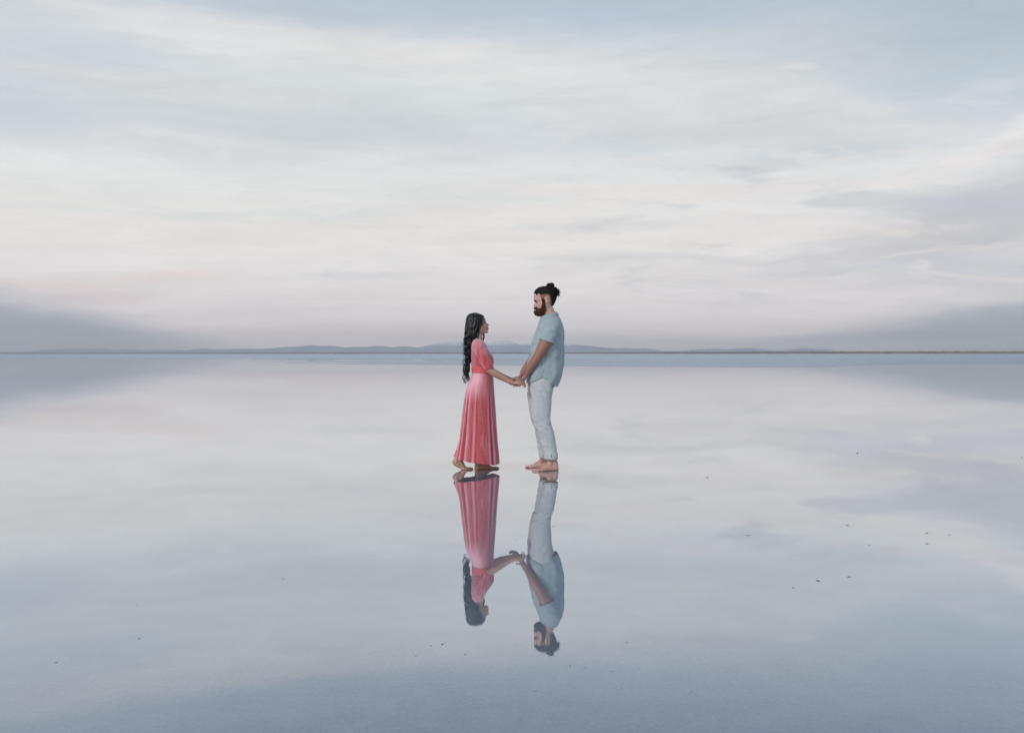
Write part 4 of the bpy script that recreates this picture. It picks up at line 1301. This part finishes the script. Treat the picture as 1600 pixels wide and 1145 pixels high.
# hem height round the skirt: high behind, long in front
hemp = np.interp(np.cos(th), [-1, -.9, -.55, 0.0, .4, .7, 1], [712.0, 715.6, 717.0, 719.8, 721.4, 723.6, 723.2])
for j in range(NT):
    z0 = P(0, 600, 0)[2]; zb = R[-1, j, 2]; zh = P(0, hemp[j] + .5 * math.sin(th[j] * 9), 0)[2]
    for i in range(k_):
        if R[i, j, 2] < z0:
            t = (z0 - R[i, j, 2]) / (z0 - zb); R[i, j, 2] = z0 + (zh - z0) * t
# back hem kicked out over the raised heel
for j in range(NT):
    wgt = max(0, -math.cos(th[j])) ** 10
    for i in range(k_):
        u = i / (k_ - 1); R[i, j, 0] -= .040 * wgt * np.clip((u - .80) / .20, 0, 1) ** 1.6
mb = MB(); mb.rings(R, False, False)
dress_me = solid(mb.mesh('dress', WO), .0025, -1)
nvd = len(dress_me.vertices)
co = np.empty(nvd * 3); dress_me.vertices.foreach_get('co', co); co = co.reshape(-1, 3) + WO
pxv, pyv = topx(co)
sheenv = .9 * np.clip((626 - pyv) / 34, 0, 1) * np.clip((762 - pxv) / 14, 0, 1) + .12 * np.clip((626 - pyv) / 34, 0, 1)    # pale sky sheen on the hips, painted into the colour
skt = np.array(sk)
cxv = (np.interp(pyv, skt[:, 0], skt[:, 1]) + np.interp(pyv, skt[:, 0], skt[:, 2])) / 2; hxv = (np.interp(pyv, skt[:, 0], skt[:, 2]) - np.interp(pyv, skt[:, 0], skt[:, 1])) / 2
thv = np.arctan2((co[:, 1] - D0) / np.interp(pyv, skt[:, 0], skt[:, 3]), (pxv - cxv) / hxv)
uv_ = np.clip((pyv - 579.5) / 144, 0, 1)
sheenv = np.clip(sheenv + .42 * np.clip((pleat(thv, uv_) - .22) / .16, 0, 1) * np.clip((pyv - 600) / 25, 0, 1), 0, 1)  # adds painted sheen lines along the pleat crests
at = dress_me.attributes.new('nap_sheen', 'FLOAT', 'POINT'); at.data.foreach_set('value', sheenv.astype(np.float32))
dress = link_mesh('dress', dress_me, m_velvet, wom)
# bodice with sleeves
bo = [(528.6, 742.5, 750.5, .060), (530.5, 739.6, 753.2, .095), (533.5, 737.3, 756.0, .130), (537.5, 735.9, 758.2, .152), (542, 735.3, 760.6, .158), (548, 735.2, 765.0, .152), (555, 735.4, 770.2, .146), (561, 735.9, 772.2, .140), (567, 736.6, 771.6, .131), (573, 737.8, 770.6, .122), (580, 738.3, 770.4, .118)]
R = ell_rings(densify(bo, 60), 0, 110, .95)
ths = np.linspace(0, 2 * math.pi, 110, endpoint=False)
for i in range(len(R)):
    u = i / 59; c = R[i].mean(0); rad_ = R[i] - c; ln = np.linalg.norm(rad_, axis=1)[:, None] + 1e-9
    py_ = HY - (R[i, 0, 2] - CH) / D0 * F
    cleave = -.016 * np.exp(-(R[i, :, 1] - D0) ** 2 / .018 ** 2) * (np.cos(ths) > 0) * math.exp(-((py_ - 558) / 9) ** 2)
    gat = .0045 * np.sin(R[i, :, 2] * 190 + np.cos(ths) * 5 + R[i, :, 0] * 40) * math.exp(-((py_ - 566) / 10) ** 2)
    R[i] += rad_ / ln * (cleave + gat)[:, None]
mb = MB(); mb.rings(R, False, False)
def vsleeve(sg, seed):
    return sleeve([P(743.5, 532, sg * .095), P(745.3, 536.5, sg * .135), P(748.8, 544, sg * .155), P(752.6, 552, sg * .17), P(757.5, 561.5, sg * .183), (P(761.8, 569.5, sg * .190)), P(765.2, 576.0, sg * .192)],
                  [.030, .0505, .0565, .0560, .0525, .0480, .0420], 60, seed, .0042, mb)
vsleeve(-1, 0.3); vsleeve(1, 1.7)
bod = solid(mb.mesh('bodice', WO), .0025, -1)
nvd = len(bod.vertices)
co = np.empty(nvd * 3); bod.vertices.foreach_get('co', co); co = co.reshape(-1, 3) + WO
pxv, pyv = topx(co)
sheenv = .42 * np.clip((558 - pyv) / 26, 0, 1) * np.clip((766 - pxv) / 10, 0, 1)  # painted pale sheen, fading down from the shoulders
at = bod.attributes.new('nap_sheen', 'FLOAT', 'POINT'); at.data.foreach_set('value', sheenv.astype(np.float32))
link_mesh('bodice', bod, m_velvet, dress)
# waistband and near-side seam
mb = MB()
wb = [(571.8, 737.2, 770.9, .1245), (573.5, 737.1, 771.1, .1265), (577, 737.2, 771.2, .1255), (581.3, 737.2, 771.3, .1255)]
R = ell_rings(densify(wb, 14), 0, 90, .97)
for i in range(len(R)):
    c = R[i].mean(0); R[i] = c + (R[i] - c) * (1 + .006 * math.sin(i * 1.8))
mb.rings(R, False, False)
link_mesh('waistband', solid(mb.mesh('waistband', WO), .004, 0), m_band, dress)
# neckline edging
mb = MB()
tt = np.linspace(0, 2 * math.pi, 40)
mb.tube([P(746.5 + 4.6 * math.cos(t), 529.4 + 1.0 * math.cos(t), .064 * math.sin(t)) for t in tt], [.0035] * 40, n=8)
link_mesh('neckline', mb.mesh('neckline', WO), m_velvet, dress)

# bracelet with a small charm
mb = MB()
wc = (wn[-1] + wn[-2] * 0); axw = (wn[-1] - wn[-2]); axw /= np.linalg.norm(axw)
u_ = np.cross(axw, [0, 1, 0]); u_ /= np.linalg.norm(u_); v_ = np.cross(axw, u_)
tt = np.linspace(0, 2 * math.pi, 37)
mb.tube([wc + .0262 * (math.cos(t) * u_ + math.sin(t) * v_) for t in tt], [.0019] * 37, n=8)
br = link_mesh('bracelet', mb.mesh('bracelet', WO), m_silver, wom)
mb = MB()
low = wc + np.array([.004, -.01, -.027])
mb.tube([low, low + np.array([.001, 0, -.012])], [.0008, .0008], n=6)
mb.tube([low + np.array([.001, 0, -.012]), low + np.array([.002, 0, -.021])], [.003, .0038], n=8)
link_mesh('charm', mb.mesh('charm', WO), m_silver, br)

# ------------------------------------------------------------------ specks lying in the water
m_speck, b_, o_ = mat('dark grit'); n_ = b_.noise(b_.n('ShaderNodeTexCoord').outputs['Object'], 90, 4)
principled(b_, o_, Base_Color=b_.mix(n_.outputs[0], (.08, .10, .13, 1), (.24, .28, .33, 1)), Roughness=.6)
m_lump, b_, o_ = mat('salt lump'); n_ = b_.noise(b_.n('ShaderNodeTexCoord').outputs['Object'], 120, 4)
principled(b_, o_, Base_Color=b_.mix(n_.outputs[0], (.30, .33, .37, 1), (.50, .53, .56, 1)), Roughness=.5)


def lump_mesh(name, seed):
    import bmesh
    bm = bmesh.new(); bmesh.ops.create_icosphere(bm, subdivisions=3, radius=1)
    for v in bm.verts:
        n_ = mnoise.fractal(v.co * 1.4 + Vector((seed, 0, 0)), 1, 2, 3)
        v.co *= 1 + .45 * n_
        v.co.z *= .8
    me = bpy.data.meshes.new(name); bm.to_mesh(me); bm.free()
    me.polygons.foreach_set('use_smooth', [True] * len(me.polygons))
    return me


grit = [lump_mesh('grit_speck', 3.3 * k) for k in range(4)]
for g_ in grit: g_.materials.append(m_speck)
salt = [lump_mesh('salt_lump', 7.1 * k + 2) for k in range(3)]
for g_ in salt: g_.materials.append(m_lump)
specks = [
    (439.5, 798, 3, 'tiny dark dot on calm water midway between left edge and the woman'),
    (212.5, 946.5, 3.4, 'small black dot in the left foreground water, upper of two'),
    (215.5, 999, 5, 'thin dark flake in the left foreground, just below a black dot'),
    (85, 1036.5, 4.5, 'dark flake nearest the bottom left corner of the water'),
    (442, 905, 4, 'faint thin flake alone on the blue water of the left foreground'),
    (691, 1008, 6, "longest dark flake of the four below the woman's mirrored head"),
    (673, 1010, 4, "small flake just left of the longest one below the woman's mirrored head"),
    (649, 1026, 3.5, "leftmost flake of the four below the woman's mirrored head"),
    (727, 1024, 4, "rightmost flake of the four below the woman's mirrored head"),
    (667, 736.5, 3, "dark speck on the water just behind the woman's raised heel"),
    (1340.5, 708, 2.8, 'round black dot standing alone in the right middle distance'),
    (1598, 715, 5, 'dark scrap at the right edge of the water in the distance'),
    (1106, 746, 5, "thin dark flake to the right of the man's feet"),
    (865, 823, 4, "small flake just right of the man's mirrored trousers"),
    (1170, 837, 7, 'long faint flake on the water right of the mirrored man'),
    (1325, 821, 6, 'thin flake at the top left of the right-hand cluster'),
    (1450, 833, 6, 'dark flake at far right, upper of two in line'),
    (1450, 850, 6, 'dark flake at far right, lower of two in line'),
    (1485, 836, 5, 'rightmost small flake beside the two in line'),
    (1360, 852, 4, 'small flake left of the two in line at far right'),
    (1280, 908, 8, 'largest bluish flake in the right foreground, left of its neighbour'),
    (1328, 902, 7, 'curled bluish flake to the right of the largest one'),
    (1241, 919, 5, 'small flake just left of the largest bluish flake'),
    (1139, 916, 3, 'tiny speck further left of the bluish flakes'),
    (981, 1005, 4, "small flake to the right of the man's mirrored bun"),
    (807, 844, 3, 'tiny speck on the water between the two reflections')]
for i, (a_, b2, w_, lab) in enumerate(specks):
    gx, gy = ground_pt(a_, b2)
    r_ = w_ / 2 / F * gy
    o = bpy.data.objects.new('grit_speck', grit[i % 4]); COL.objects.link(o)
    o.location = (gx, gy, r_ * .03); o.scale = (r_ * .7, r_ * random.uniform(.6, 1.1), r_ * random.uniform(.14, .26)); o.rotation_euler = (0, 0, random.uniform(-.5, .5))
    if w_ == 2.8: o.scale = (r_ * .9, r_ * .9, r_ * .9)
    o['label'] = lab; o['category'] = 'speck'; o['group'] = 'dark specks in the water'
SL = ['pale salt lump at the upper left of the group below the mirrored man', 'largest pale salt lump directly below the mirrored bun', 'pale salt lump between the largest and the single rightmost upper one',
      'pale salt lump lowest right of the pair under the mirrored bun', 'pale salt lump lowest left of the pair under the mirrored bun', 'leftmost pale salt lump, alone near the bottom of the water',
      'pale salt lump alone to the right near the bottom', 'tiny pale salt lump at the right end of the upper row', 'rightmost tiny pale salt lump near the bottom of the water']
for i, (a_, b2, w_) in enumerate([(889, 1042, 6), (914, 1045, 7), (956, 1050, 5), (969, 1077, 6), (942, 1084, 5), (836, 1081, 5), (1078, 1082, 6), (1000, 1046, 3), (1150, 1079, 3.5)]):
    gx, gy = ground_pt(a_, b2)
    r_ = w_ / 2 / F * gy
    o = bpy.data.objects.new('salt_lump', salt[i % 3]); COL.objects.link(o)
    o.location = (gx, gy, r_ * .08); o.scale = (r_, r_ * 1.2, r_ * .4); o.rotation_euler = (0, 0, random.uniform(-1, 1))
    o['label'] = SL[i]; o['category'] = 'salt lump'; o['group'] = 'pale salt lumps in the foreground'
